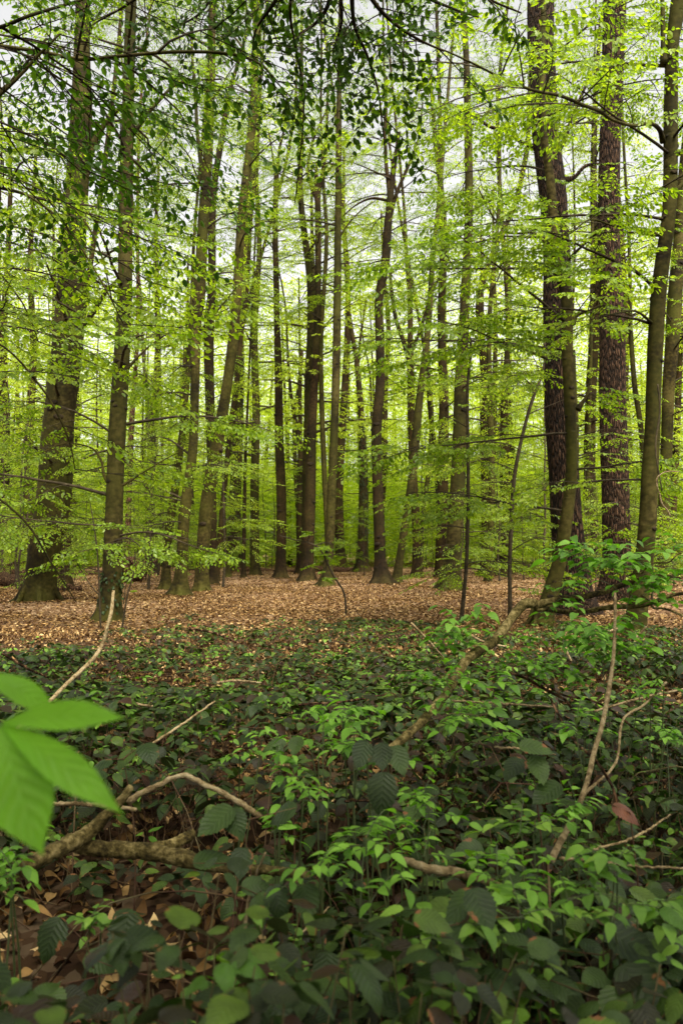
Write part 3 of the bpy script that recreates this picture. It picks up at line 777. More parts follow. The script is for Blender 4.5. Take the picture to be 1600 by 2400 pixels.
H('young_beech', 'thin dark leaning sapling in front of the broad smooth beech',
  [(1078,1455,11),(1084,1410,10),(1090,1363,9),(1096,1210,9),(1096,1057,8),(1095,904,7),(1103,802,6),(1082,745,4),(1078,690,3)], M_TWIG,
  nb=7, h0=.7, blen=1.3, seed=120, flare=.25, sides=10, top=5.5, shape=OVATE, cat='sapling')
H('beech_tree', 'big upright brown beech, left one of the pair at the right back of the clearing',
  [(1142,1350,36),(1141,1312,28),(1139,1159,26),(1137,1006,25),(1137,904,20),(1128,802,17),(1122,700,14),(1157,587,13),(1203,485,12),(1223,408,12),(1236,332,11),(1240,200,8)], BD,
  nb=18, h0=4, blen=2.8, seed=121, limbs=[[(1130,760,9),(1128,640,7),(1126,520,5)]])
H('beech_tree', 'dark brown beech with a root running right, right one of the pair at the back',
  [(1175,1348,38),(1177,1312,30),(1179,1261,28),(1183,1159,25),(1181,1006,19),(1183,904,16),(1190,760,12)], BD, nb=16, h0=4, blen=2.6, seed=122)
H('young_beech', 'crooked dark sapling with bowed upper stem, just left of the furrowed oak',
  [(1195,1440,11),(1191,1400,10),(1192,1363,9),(1198,1210,10),(1206,1108,9),(1227,1006,8),(1249,930,8),(1269,879,6),(1274,853,5),(1276,800,4)], M_TWIG,
  nb=8, h0=.6, blen=1.4, seed=123, flare=.3, sides=10, top=5.0, shape=OVATE, cat='sapling',
  limbs=[[(1249,930,5),(1245,905,4),(1215,880,3),(1180,885,2)], [(1194,1384,4),(1204,1376,3),(1225,1378,2)]])
H('oak_tree', 'thick oak with deeply furrowed red-brown bark, partly behind the smooth bowed beech',
  [(1348,1436,96),(1344,1400,84),(1335,1312,76),(1326,1210,70),(1320,1108,67),(1312,1006,66),(1308,904,66),(1306,802,67),(1305,700,68),(1304,612,65),(1299,510,64),(1289,408,66),(1276,306,62),(1273,204,62),(1266,102,62),(1266,0,62)], OK,
  nb=3, h0=9, blen=2.4, seed=124, flare=.45, sides=40,
  limbs=[[(1320,425,20),(1345,415,10),(1370,390,8),(1400,384,6),(1440,388,4)], [(1296,370,18),(1320,330,12),(1340,275,9),(1372,200,7),(1400,140,5)],
         [(1262,350,16),(1215,330,9),(1190,308,9),(1150,298,8),(1105,270,7),(1065,250,6),(1020,255,4),(960,262,3)]])
H('beech_tree', 'smooth green-grey beech bowed across the front of the furrowed oak',
  [(1262,1470,46),(1275,1440,42),(1291,1404,37),(1311,1312,33),(1327,1210,30),(1338,1108,27),(1337,1006,26),(1332,904,26),(1328,802,26),(1327,700,25),(1304,612,24),(1296,510,22),(1287,408,20),(1272,306,17),(1268,153,15),(1272,0,13)], B,
  nb=9, h0=4.5, blen=2.8, leafk=1.25, seed=125, flare=.3, sides=28, shape=OVATE,
  limbs=[[(1340,760,16),(1350,740,9),(1380,728,6),(1420,715,5),(1480,740,3)], [(1352,960,18),(1366,940,9),(1375,925,6),(1378,905,4)],
         {'p': [(1318,650,10),(1260,550,6),(1190,545,5),(1150,500,4),(1120,440,3)], 'dens': 1.6},
         {'p': [(1280,840,8),(1230,820,5),(1170,800,4),(1100,770,3),(1000,745,2)], 'dens': 1.6, 'dY': [0,-.6,-1.2,-1.8,-2.4]}],
  low=[(1.9,185,2.6),(3.2,195,3.0),(4.6,190,3.2),(5.9,205,3.4),(2.6,-20,2.0)])
H('young_beech', 'slim sapling stem rising close beside the right side of the bowed beech',
  [(1336,1425,14),(1338,1350,13),(1345,1210,12),(1350,1080,10),(1351,1006,9),(1347,900,7),(1345,820,5)], B, nb=8, h0=2.5, blen=1.3, seed=126, flare=.3, sides=10, top=5.5, cat='sapling')
H('oak_tree', 'straight thick oak with dark furrowed bark, standing alone between the bowed beech and right-edge trunks',
  [(1446,1412,88),(1446,1370,72),(1445,1312,65),(1442,1210,63),(1439,1108,61),(1436,1006,61),(1435,904,59),(1434,802,58),(1431,700,55),(1426,612,53),(1425,510,52),(1427,408,51),(1429,306,50),(1433,204,51),(1436,102,52),(1440,0,53)], OK,
  nb=4, h0=8, blen=2.6, seed=127, flare=.5, sides=40, low=[(2.4,-100,2.0),(1.9,-70,1.4)])
H('beech_tree', 'smooth olive beech with arching side limbs, nearest big trunk at the right',
  [(1480,1492,50),(1492,1420,44),(1508,1312,42),(1517,1210,40),(1522,1108,38),(1528,1006,35),(1531,904,34),(1535,802,35),(1541,700,34),(1551,612,33),(1565,510,31),(1570,408,32),(1571,255,32),(1575,102,30),(1590,0,38)], B,
  nb=7, h0=4.5, blen=2.6, leafk=1.2, seed=128, flare=.35, sides=30, shape=OVATE,
  limbs=[{'p': [(1552,332,15),(1545,305,11),(1524,290,9),(1480,294,8),(1432,280,7),(1407,262,9),(1370,248,8),(1310,224,8),(1250,212,7),(1180,185,6),(1106,148,5),(1040,118,4),(960,90,3)], 'dY': [0,-.2,-.5,-.9,-1.3,-1.6,-2,-2.5,-3,-3.5,-4,-4.3,-4.6], 'dens': 1.3, 'bare': .2},
         [(1555,150,20),(1553,100,12),(1552,40,11),(1550,-30,9)],
         {'p': [(1535,550,12),(1500,538,6),(1440,530,5),(1380,515,4),(1330,550,3),(1290,545,3)], 'dY': [0,-.3,-.6,-1,-1.3,-1.6]},
         [(1580,450,12),(1600,430,10),(1640,400,7)], {'p': [(1530,760,8),(1490,730,5),(1440,735,4),(1380,750,3)], 'dY': [0,-.4,-.8,-1.2]}],
  low=[(2.3,165,1.8),(4.6,200,3.0),(6.2,195,3.2),(7.2,210,3.4)])
H('beech_tree', 'olive beech trunk at the right edge of the view, behind the nearest right-hand trunk',
  [(1546,1375,34),(1550,1312,28),(1556,1159,26),(1562,1006,26),(1566,904,28),(1574,802,32),(1580,700,34),(1592,560,30),(1600,420,26)], B, nb=16, h0=3, blen=2.6, seed=129)
H('beech_tree', 'pencil-thin straight stem seen between the two furrowed oaks',
  [(1380,1360,12),(1378,1250,10),(1377,1159,10),(1379,1006,9),(1384,777,9),(1386,600,7)], B, nb=10, h0=5, blen=1.8, seed=130, sides=10)
H('beech_tree', 'thin pale beech stem bending left, just right of the solitary furrowed oak',
  [(1510,1372,16),(1509,1250,13),(1508,1159,13),(1501,1006,12),(1486,904,12),(1478,800,11),(1476,751,10),(1474,600,8)], B, nb=10, h0=5, blen=1.8, seed=131, sides=12)
H('beech_tree', 'dark trunk far back between the split-forked trunk and the broad smooth beech',
  [(1035,1340,24),(1041,1250,19),(1041,1159,19),(1040,1050,18),(1038,955,17),(1036,860,14)], BD, nb=12, h0=4, blen=2.4, seed=132)
H('beech_tree', 'thin dark leaning stem far back, just right of the split-forked trunk',
  [(1030,1345,14),(1026,1159,12),(1018,1050,11),(1006,955,10),(1000,860,8)], BD, nb=10, h0=4, blen=2.0, seed=133, sides=10)
H('ivy_clad_tree', 'dark ivy-speckled trunk far back, just left of the dark mossy-footed beech',
  [(848,1341,32),(850,1250,24),(852,1159,22),(848,1020,17),(845,955,15),(836,853,12),(820,750,10),(812,660,8)], BD, nb=12, h0=4.5, blen=2.6, seed=134, ivy=9,
  limbs=[[(838,860,8),(846,780,6),(858,700,5)]])
H('beech_tree', 'dark trunk emerging behind the right flank of the massive old beech',
  [(152,1375,30),(156,1300,22),(158,1210,20),(162,1108,19),(165,1000,18),(172,905,17),(190,780,14)], BD, nb=12, h0=4, blen=2.6, seed=135)
H('young_beech', 'dark wavy sapling stem between the slender ivied beech and the thin grey-footed one',
  [(366,1345,12),(362,1280,10),(360,1210,10),(352,1080,9),(346,980,9),(352,955,9),(338,860,8),(330,700,7),(322,600,5)], M_TWIG, nb=14, h0=2.5, blen=1.8, seed=136, sides=10, flare=.3)
H('beech_tree', 'reddish slim trunk just right behind the slender ivied beech',
  [(296,1352,18),(300,1250,15),(303,1159,14),(306,1050,14),(312,940,12),(322,800,9)], M_LOG, nb=10, h0=4, blen=2.2, seed=137, sides=12)

# near trees whose trunks stand outside the picture; their branches hang into it
H('beech_tree', 'beech standing just outside the left edge, its thin arching branches drooping into view',
  [(-420,1600,60),(-415,1300,48),(-410,1000,44),(-400,600,40),(-390,200,34),(-380,-400,26)], B, depth=7.0, nb=3, h0=6.5, blen=2.0, leafk=.85, seed=140, sides=16, top=9, shape=OVATE,
  limbs=[{'p': [(-400,500,20),(-200,420,9),(0,439,6),(66,459,6),(153,526,5),(204,602,5),(255,690,4),(290,760,3)], 'dY': [0,-.5,-.8,-.9,-1,-1,-1,-1], 'dens': 1.14, 'bare': .35},
         {'p': [(-400,480,16),(-150,400,8),(60,440,6),(168,485,5),(219,551,5),(245,620,4),(262,700,3)], 'dY': [0,-.6,-1.1,-1.2,-1.3,-1.3,-1.2], 'dens': 1.08, 'bare': .35},
         {'p': [(-410,780,16),(-200,740,8),(0,807,5),(102,914,5),(153,1006,5),(170,1060,3),(176,1100,2)], 'dY': [0,-.8,-1.4,-1.6,-1.6,-1.5,-1.5], 'dens': 0.90, 'bare': .3},
         {'p': [(-410,1000,14),(-150,1080,6),(0,1170,5),(70,1235,5),(115,1310,4),(160,1380,3),(178,1410,2)], 'dY': [0,-.8,-1.1,-1.2,-1.2,-1.2,-1.2], 'leaf': 0},
         {'p': [(-400,520,14),(-200,520,8),(-40,600,5),(60,720,4),(90,800,3)], 'dY': [0,-1,-1.5,-1.6,-1.6], 'dens': 0.90, 'bare': .35}])
H('beech_tree', 'beech close outside the upper left, its long dark bough crossing the top left corner',
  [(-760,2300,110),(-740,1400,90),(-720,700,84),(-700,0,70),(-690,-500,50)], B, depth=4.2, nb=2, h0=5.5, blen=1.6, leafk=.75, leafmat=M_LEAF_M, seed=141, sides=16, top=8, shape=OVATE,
  limbs=[{'p': [(-700,200,26),(-350,120,16),(-60,95,10),(0,107,9),(100,122,9),(189,139,9),(286,131,8),(408,122,8),(536,126,7),(607,148,5),(650,190,3)], 'dY': [0]*11, 'dens': 1.6, 'bare': .3},
         {'p': [(-700,100,20),(-300,60,12),(-20,70,9),(60,40,8),(140,15,7),(260,-20,5)], 'dY': [0,-.3,-.5,-.5,-.4,-.2], 'dens': 1.6, 'bare': .3},
         {'p': [(-700,350,18),(-300,330,11),(-40,250,9),(40,185,8),(90,130,7),(140,80,5)], 'dY': [0,-.3,-.4,-.4,-.4,-.4], 'dens': 1.8, 'bare': .4},
         {'p': [(-700,420,18),(-250,340,10),(0,215,8),(60,150,6),(110,90,5)], 'dY': [0,.3,.5,.5,.5], 'dens': 1.4, 'bare': .4}])

# overhead: dark-leaved bough of a tree standing behind the camera
def overhead():
    rng = np.random.default_rng(150)
    org = np.array([1.5, -1.6, 0.0]); org[2] = gh(org[0], org[1])
    t = empty('hornbeam', tuple(org), 'dark-leaved hornbeam standing behind the viewer, its bough hanging into the top middle', 'tree')
    pts = np.array([[0, 0, -.1], [.03, .02, 1], [-.02, .1, 2.2], [-.1, .25, 3.4], [-.15, .4, 4.6], [-.1, .5, 6.5]]); mb = MB()
    P, r = trunk_mesh(mb, pts, np.array([.15, .14, .13, .12, .10, .05]), rng, 20, .6)
    link('trunk', mb.mesh('trunk', M_BEECH_D), t)
    fo = Foliage(rng)
    Y = 4.6
    fork = at(760, -240, 4.0)
    lims = []
    b0 = np.array([*(org + pts[3]), .07]); 
    main = np.vstack([b0, [*(b0[:3] * .5 + fork * .5 + np.array([0, 0, .25])), .045], [*fork, .028]])
    lm = MB(); C = catmull(main, 24); sweep(lm, C[:, :3] - org, C[:, 3], 10); link('limb', lm.mesh('limb', M_BEECH_D), t)
    for path, dn in (([(760,-240,30),(690,-60,11),(680,30,8),(692,110,6),(706,180,5),(712,260,4),(700,400,3),(690,480,2)], .15),
                     ([(760,-240,30),(700,-100,14),(640,10,9),(600,70,5),(590,130,3)], 2.2),
                     ([(760,-240,30),(780,-60,15),(760,30,10),(700,80,6),(640,90,4)], 2.6),
                     ([(760,-240,30),(830,-80,18),(880,10,11),(930,60,8),(985,95,6),(1040,120,4)], 2.6),
                     ([(760,-240,30),(820,-40,14),(830,60,9),(860,130,7),(885,210,5),(895,290,4),(905,370,2)], 2.6),
                     ([(760,-240,30),(900,-120,14),(980,-20,9),(1060,20,6),(1120,40,4)], 1.6),
                     ([(760,-240,30),(790,-60,14),(800,50,8),(780,130,5),(800,190,3)], 2.6),
                     ([(760,-240,30),(600,-140,14),(520,-40,9),(470,30,6),(420,60,4)], 2.4), ([(760,-240,30),(560,-150,12),(400,-60,8),(300,10,6),(230,50,4)], 2.4), ([(760,-240,30),(900,-150,14),(1060,-60,9),(1150,0,6),(1220,30,4)], 2.0)):
        dys = np.linspace(-.6, rng.uniform(-.4, .8), len(path))
        C = px_path(path, Y, dys); C[0, :3] = fork; C[0, 3] = .02
        C = catmull(C, 30); lm = MB(); sweep(lm, C[:, :3] - org, C[:, 3], 7); link('limb', lm.mesh('limb', M_BEECH_D), t)
        # short side twigs with leaves all along
        seg = C[9:, :3]; m = int(len(seg) * dn * .20)
        for i in range(m):
            q = seg[int(rng.integers(len(seg)))]
            az = rng.uniform(0, 6.28)
            fo.place.append((int(rng.integers(2)), q, az, rng.uniform(-.9, .1), rng.normal(0, .5), rng.uniform(.45, .8)))
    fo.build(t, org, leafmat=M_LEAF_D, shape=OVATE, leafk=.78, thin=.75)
overhead()

# ------------------------------------------------------------------ fine low sapling in the middle, with its own bowed stem
def px_plant(kind, label, cat, stems, Y, mat, seed, sprays=8, shape=OVATE, leafmat=None, group=None, zground=True, k=.6, leafk=1.0):
    rng = np.random.default_rng(seed)
    C0 = px_path(stems[0], Y)
    org = np.array([C0[0, 0], Y, float(gh(C0[0, 0], Y))])
    t = empty(kind, tuple(org), label, cat, group)
    fo = Foliage(rng)
    for j, st in enumerate(stems):
        C = px_path(st, Y); 
        if j == 0 and zground: C[0, 2] = org[2] - .03
        C = catmull(C, 22)
        mb = MB(); sweep(mb, C[:, :3] - org, C[:, 3], 8); link('stem' if j == 0 else 'twig', mb.mesh('stem', mat), t)
        m = sprays if j == 0 else max(3, sprays // 2)
        for i in range(m):
            u = int(rng.uniform(.5, 1) * 21)
            fo.spray(C[u, :3], rng.uniform(0, 6.28), rng.uniform(-.3, .15), rng.normal(0, .2), k * rng.uniform(.6, 1.2))
    fo.build(t, org, leafmat=leafmat, shape=shape, leafk=leafk)
    return t
px_plant('beech_seedling', 'thin black-stemmed bowed sapling alone in the middle of the leaf litter', 'sapling',
         [[(811,1437,5),(806,1390,5),(782,1350,5),(765,1315,4.5),(748,1285,4),(722,1272,3),(690,1265,2.5),(655,1255,2)],
          [(768,1320,3),(758,1345,2),(750,1360,2)], [(760,1305,3),(785,1300,2),(812,1304,2)], [(740,1278,3),(760,1272,2),(782,1276,2)], [(722,1272,3),(725,1255,2),(742,1246,2)]],
         base_depth(1437), M_TWIG, 160, sprays=4, k=.45, leafk=.9)
px_plant('beech_seedling', 'thin leafless-looking twiggy shoot left beside the slender ivied beech', 'sapling',
         [[(238,1400,5),(232,1350,4),(228,1290,3.5),(222,1240,3),(212,1180,2)], [(232,1395,3),(205,1360,2),(165,1290,2)]], 12.8, M_TWIG, 161, sprays=1, k=.25, leafk=.6)
px_plant('beech_seedling', 'thin forked twiggy shoot right beside the slender ivied beech', 'sapling',
         [[(286,1425,5),(300,1390,4),(312,1350,3),(318,1300,2.5)], [(290,1415,3),(296,1370,2),(310,1330,2)]], 12.9, M_TWIG, 162, sprays=1, k=.25, leafk=.6)

# ------------------------------------------------------------------ the forest behind: copies of a few kinds of tree
def copy_tree(o, parent=None):
    c = o.copy(); sc.collection.objects.link(c); c.parent = parent
    for ch in o.children: copy_tree(ch, c)
    return c
def generic(kind, label, cat, group, seed, height, r, nb, h0, blen, bark, sides=14, fork=False, leafk=1.0, shape=DIAMOND, far=True, thin=1.0):
    rng = np.random.default_rng(seed)
    t = empty(kind, (0, 0, 0), label, cat, group)
    n = 7; z = np.linspace(-.12, height, n)
    pts = np.stack([np.cumsum(rng.normal(0, height * .008, n)), np.cumsum(rng.normal(0, height * .008, n)), z], -1)
    mb = MB(); P, rr = trunk_mesh(mb, pts, r * (1 - .75 * (z / height).clip(0) ** 1.3), rng, sides, .7)
    link('trunk', mb.mesh('trunk', bark), t)
    fo = Foliage(rng, far=far)
    for i in range(nb):
        h = h0 + (height - h0) * (i + rng.random()) / nb
        p = np.array([np.interp(h, P[:, 2], P[:, j]) for j in range(3)]); q = float(np.interp(h, P[:, 2], rr))
        f = (h - h0) / (height - h0)
        fo.branch(p, rng.uniform(0, 6.28), rng.uniform(.0, .6 + .5 * f), blen * rng.uniform(.6, 1.2) * (1 - .45 * f), min(q * .4, .05), .8)
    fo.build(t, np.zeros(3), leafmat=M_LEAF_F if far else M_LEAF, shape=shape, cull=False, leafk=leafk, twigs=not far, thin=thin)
    return t
LANDM = [(88, 'the massive old beech'), (256, 'the slender ivied beech'), (421, 'the thin grey-footed beech'), (475, 'the leaning grey-footed beech'), (550, 'the black ivy-wrapped trunk'),
         (658, 'the first big clearing trunk'), (720, 'the knot-peppered beech'), (766, 'the close pair of stems'), (892, 'the mossy-footed beech'), (930, 'the olive leaning beech'),
         (1055, 'the broad smooth beech'), (1142, 'the two big brown beeches'), (1262, 'the bowed smooth beech'), (1348, 'the furrowed oak'), (1446, 'the solitary oak'), (1500, 'the nearest right-hand beech')]
def where(X, Y):
    x = 800 + X / Y * F
    lo = [n for a, n in LANDM if a <= x]; hi = [n for a, n in LANDM if a > x]
    if not lo: return 'left of ' + hi[0]
    if not hi: return 'right of ' + lo[-1]
    return 'between ' + lo[-1].replace('the ', '') + ' and ' + hi[0].replace('the ', '')
protos = {}
def scatter(key, protos_, spots, group, words_, smin=.85, smax=1.15, seed=3):
    rng = np.random.default_rng(seed); first = [True] * len(protos_)
    seen = {}
    for i, (X, Y) in enumerate(spots):
        k = int(rng.integers(len(protos_)))
        if first[k]: o = protos_[k]; first[k] = False
        else: o = copy_tree(protos_[k])
        s = rng.uniform(smin, smax)
        o.location = (X, Y, float(gh(X, Y)) - .02); o.rotation_euler = (rng.normal(0, .015), rng.normal(0, .015), rng.uniform(0, 6.28)); o.scale = (s, s, s)
        dist = 'nearer' if Y < 24 else 'mid-distance' if Y < 36 else 'distant'
        size = 'tall ' if s > 1.05 else 'smaller ' if s < .93 else ''
        lb = ' '.join(((size if not (size == 'tall ' and 'tall' in words_[k]) else 'lofty ') + words_[k] + ', ' + dist + ', ' + where(X, Y)).split())
        o['label'] = lb
        o['group'] = group
        seen.setdefault(lb, []).append((Y, i, o))
    for lb, l in seen.items():
        if len(l) > 1:
            l.sort()
            names = ['nearer'] + (['middle'] if len(l) == 3 else ['second', 'third', 'fourth', 'fifth', 'sixth'][:len(l) - 2]) + ['farther']
            for nm, (_, _, o) in zip(names, l): o['label'] = nm + ' ' + lb
    for k, f in enumerate(first):
        if f:
            for ch in list(protos_[k].children): bpy.data.objects.remove(ch)
            bpy.data.objects.remove(protos_[k])
rngb = np.random.default_rng(77)
def poisson(n, y0, y1, dmin, avoid, pw=1.8, margin=1.15, ok=None):
    out = []
    tries = 0
    while len(out) < n and tries < 20000:
        tries += 1
        X, Y = inview(rngb, 1, y0, y1, pw, margin); X = float(X[0]); Y = float(Y[0])
        if ok and not ok(X, Y): continue
        if all((X - a) ** 2 + (Y - b) ** 2 > dmin ** 2 for a, b in out) and all((X - a) ** 2 + (Y - b) ** 2 > avoid ** 2 for a, b in USED):
            out.append((X, Y))
    return out
bt = [generic('beech_tree', 'x', 'tree', 'g', 201, 23, .22, 38, 5, 3.6, M_BEECH),
      generic('beech_tree', 'x', 'tree', 'g', 202, 25, .28, 36, 6, 3.8, M_BEECH_D),
      generic('beech_tree', 'x', 'tree', 'g', 203, 20, .13, 34, 4, 3.0, M_BEECH),
      generic('beech_tree', 'x', 'tree', 'g', 204, 21, .09, 26, 3, 2.8, M_BEECH_D)]
def not_clear(X, Y):
    x = 800 + X / Y * F
    return not (Y < 33 and 560 < x < 1010)
spots = poisson(40, 30, 58, 2.2, 1.3, ok=not_clear)
scatter('b', bt, spots, 'forest trees behind the clearing', ['grey-barked beech', 'dark thick beech', 'slim grey beech', 'thin dark pole beech'], seed=4)
us = [generic('young_beech', 'x', 'sapling', 'g', 211, 4.6, .030, 15, .7, 1.7, M_TWIG, 8, far=False, shape=OVATE),
      generic('young_beech', 'x', 'sapling', 'g', 212, 6.5, .040, 18, 1.2, 2.0, M_TWIG, 8, far=False),
      generic('young_beech', 'x', 'sapling', 'g', 213, 3.0, .022, 10, .4, 1.3, M_TWIG, 8, far=False)]
def side_ok(X, Y):
    x = 800 + X / Y * F
    if Y < 26: return x < 330 and x > -300 or x > 1370
    if Y < 40: return x < 540 or x > 1020
    return True
spots2 = poisson(12, 14, 26, 1.5, .8, 1.5, ok=side_ok) + poisson(120, 26, 56, 1.3, .8, 1.6, ok=side_ok)
scatter('u', us, spots2, 'young beeches of the understorey', ['bushy beech sapling', 'tall leafy beech sapling', 'low beech sapling'], seed=5, smin=.75, smax=1.3)

# far wood: stems and leaves that read as one mass
def shade_trees_behind():  # unseen beeches added around and behind the camera to shade the foreground
    p = generic('beech_tree', 'unseen beech added behind the viewer to shade the foreground', 'tree', 'unseen beeches added for shade behind the viewer', 221, 15, .25, 38, 6.0, 5.5, M_BEECH, leafk=1.35)
    for i, (X, Y) in enumerate(((-6.5, -4.5), (-1.5, -5.2), (3.4, -7.0), (6.5, -3), (10, 1.5), (-10, 1.5), (2.5, -12.0), (-7, -11))):
        o = p if i == 0 else copy_tree(p)
        o.location = (X, Y, float(gh(X, Y))); o.rotation_euler.z = i * 1.3
shade_trees_behind()

def far_wood():
    rng = np.random.default_rng(9)
    wood = MB(); crown = MB()
    n = 170
    for i in range(n):
        Y = (58 ** 2 + rng.random() * (118 ** 2 - 58 ** 2)) ** .5; X = rng.uniform(-1, 1) * Y * .56
        r = rng.uniform(.06, .26); h = rng.uniform(16, 24); k = rng.normal(0, .5, 2)
        pts = np.array([[X, Y, -.2], [X + k[0] * .3, Y, h * .4], [X + k[0], Y + k[1], h]])
        sweep(wood, pts, [r * 1.2, r, r * .3], 7, cap=False)
    # leaf layers: clumps flattened, from knee height to the tops
    m = 19000
    Y = (56 ** 2 + rng.random(m) * (120 ** 2 - 56 ** 2)) ** .5; X = rng.uniform(-1, 1, m) * Y * .57
    Z = np.where(rng.random(m) < .5, rng.uniform(.5, 8, m), rng.uniform(5, 24, m)); Y = np.where(Z < 8, 54 + (Y - 54) * .6, Y)
    per = 45
    cx = np.repeat(X, per) + rng.normal(0, 1.0, m * per); cy = np.repeat(Y, per) + rng.normal(0, 1.0, m * per)
    tilt = np.repeat(rng.normal(0, .25, m), per)
    cz = np.repeat(Z, per) + rng.normal(0, .22, m * per) + tilt * (cx - np.repeat(X, per))
    P = np.stack([cx, cy, np.maximum(cz, .15)], -1); N_ = m * per
    a = rng.uniform(0, 6.28, N_)
    leaves(crown, P, heading(a) + np.array([0, 0, -.25]), rand_dirs(rng, N_, .55), rng.uniform(.18, .34, N_), DIAMOND, 1.15)
    mb = MB(); mb.v = wood.v + crown.v; mb.n = wood.n + crown.n
    mb.f = wood.f + [f + wood.n for f in crown.f]; mb.uv = wood.uv + crown.uv
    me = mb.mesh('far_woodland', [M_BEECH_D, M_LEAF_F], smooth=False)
    nw = sum(len(f) for f in wood.f); idx = np.zeros(len(me.polygons), np.int32); idx[nw:] = 1
    me.polygons.foreach_set('material_index', idx)
    tag(link('far_woodland', me), 'hazy bright green mass of distant stems and leaves closing the view', 'woodland', kind='stuff')
far_wood()

# ------------------------------------------------------------------ ground storey
SOFT = wide_leaf(7, .62, 0.0, .35, .12, .42)
BR_HI = [wide_leaf(19, .70, .07, c, f, .40, .012, p) for c, f, p in ((.25, .16, 0), (.5, .05, 2), (-.1, .22, 4), (.7, -.1, 1))]
BR_LO = [wide_leaf(6, .66, .0, c, f, .42) for c, f in ((.3, .15), (.6, -.1), (0, .2))]
def hc(Y):
    return np.interp(Y, [1, 2, 4, 7, 11, 14], [.50, .44, .30, .20, .13, .08])
def patch_noise(X, Y):
    return .5 + .25 * np.sin(X * 1.9 + 1.3 * np.sin(Y * 1.1)) + .25 * np.sin(Y * 2.3 + X * .8 + 2)
def brambles():
    rng = np.random.default_rng(21)
    hi, lo, yg, stems = MB(), MB(), MB(), ([], [], [], [])
    for (y0, y1, n, detail) in ((.85, 2.3, 1700, 1), (2.3, 4.5, 3600, 1), (4.5, 8, 4600, 0), (8, 14.5, 4300, 0)):
        X, Y = inview(rng, n, y0, y1, 1.7, 1.3)
        px = 800 + X / Y * F
        edge = np.interp(px, [-200, 0, 150, 300, 450, 800, 1100, 1300, 1600, 1900], [8.6, 8.8, 9.8, 12.0, 13.2, 14.6, 13.4, 12.4, 12.5, 12.5])
        keep = (Y < edge + rng.normal(0, .5, n) + .8 * np.sin(X * 1.7 + 1) + .5 * np.sin(X * 4.1)) & (patch_noise(X, Y) + rng.normal(0, .2, n) > .25 + .20 * (Y > edge - 2))
        # the dark hollow in the lower left, where litter shows
        hol = np.exp(-(((X + .62) / .52) ** 4 + ((Y - 2.25) / .8) ** 4))
        keep &= rng.random(n) > hol * .93
        X, Y = X[keep], Y[keep]; m = len(X)
        H_ = hc(Y) * rng.uniform(.35, 1.1, m) * (.75 + .5 * patch_noise(Y, X))
        H_ = np.where(np.exp(-(((X + .55) / .75) ** 2 + ((Y - 2.15) / .75) ** 2)) > .3, H_ * .5, H_)
        Y = np.maximum(Y, .8)
        lim = EYE - .25 - .0 * Y
        base = np.stack([X, Y, gh(X, Y)], -1)
        size = np.where(Y < 4, rng.uniform(.045, .080, m), rng.uniform(.062, .100, m))
        young = rng.random(m) < np.where(Y > 4, .30, .18)
        size = np.where(young, size * rng.uniform(.5, .75, m), size)
        az = rng.uniform(0, 6.28, m)
        top = base + np.stack([np.cos(az) * .08, np.sin(az) * .08, H_], -1)
        stems[0].append(base + np.stack([rng.normal(0, .10, m), rng.normal(0, .10, m), np.zeros(m)], -1)); stems[1].append(top); stems[2].append(np.full(m, .0022)); stems[3].append(np.full(m, .0013))
        nl = 3
        for j, (da, ks) in enumerate(((0, 1.12), (1.35, .9), (-1.35, .9), (2.4, .7), (-2.4, .7))):
            sel = np.ones(m, bool) if j < 3 else (rng.random(m) < .35)
            a = az + da + rng.normal(0, .15, m)
            pit = rng.uniform(-.75, .15, m)
            D = heading(a) * np.cos(pit)[:, None] + np.array([0, 0, 1]) * np.sin(pit)[:, None]
            N_ = np.array([0, 0, 1]) + rng.normal(0, .28, (m, 3)) + heading(a) * .1
            P = top + heading(a) * .018 + np.array([0, 0, 1]) * rng.normal(0, .006, m)[:, None]
            which = rng.integers(0, 4 if detail else 3, m)
            for w_ in range(4 if detail else 3):
                shp = (BR_HI if detail else BR_LO)[w_]
                s1 = sel & (which == w_) & ~young
                leaves(hi, P[s1], D[s1], N_[s1], size[s1] * ks, shp, rng.uniform(.85, 1.1, s1.sum()))
                s2 = sel & (which == w_) & young
                leaves(yg, P[s2], D[s2], N_[s2], size[s2] * ks, shp, rng.uniform(.8, 1.0, s2.sum()))
    s = [np.concatenate(x) for x in stems]
    st = MB(); prisms(st, *s)
    # long runners arching through the patch
    for i in range(260):
        Xs, Ys = inview(rng, 1, 1.6, 12, 1.4, 1.2); Xs = float(Xs[0]); Ys = float(Ys[0]); a = rng.uniform(0, 6.28); L = rng.uniform(.4, 1.1)
        d = np.array([math.cos(a), math.sin(a)]); h = float(hc(Ys)) * rng.uniform(.6, 1.4)
        if Ys - L < 1.0: continue
        P = np.array([[Xs, Ys, 0.0], [Xs + d[0] * L * .3, Ys + d[1] * L * .3, h], [Xs + d[0] * L * .7, Ys + d[1] * L * .7, h * .9], [Xs + d[0] * L, Ys + d[1] * L, 0.02]])
        sweep(st, catmull(P, 12), np.full(12, rng.uniform(.0015, .003)), 5, cap=False)
    b = hi.mesh('bramble_patch', M_BRAMBLE); tag(link('bramble_patch', b), 'dark green trailing bramble leaves covering the ground', 'brambles', kind='stuff')
    b = yg.mesh('bramble_shoots', M_YOUNG); tag(link('bramble_shoots', b), 'small fresh green bramble leaves among the dark ones', 'brambles', kind='stuff')
    st.has_uv = False
    b = st.mesh('bramble_stems', M_STEM); tag(link('bramble_stems', b), 'thin tangled bramble stems under the leaves', 'brambles', kind='stuff')
brambles()

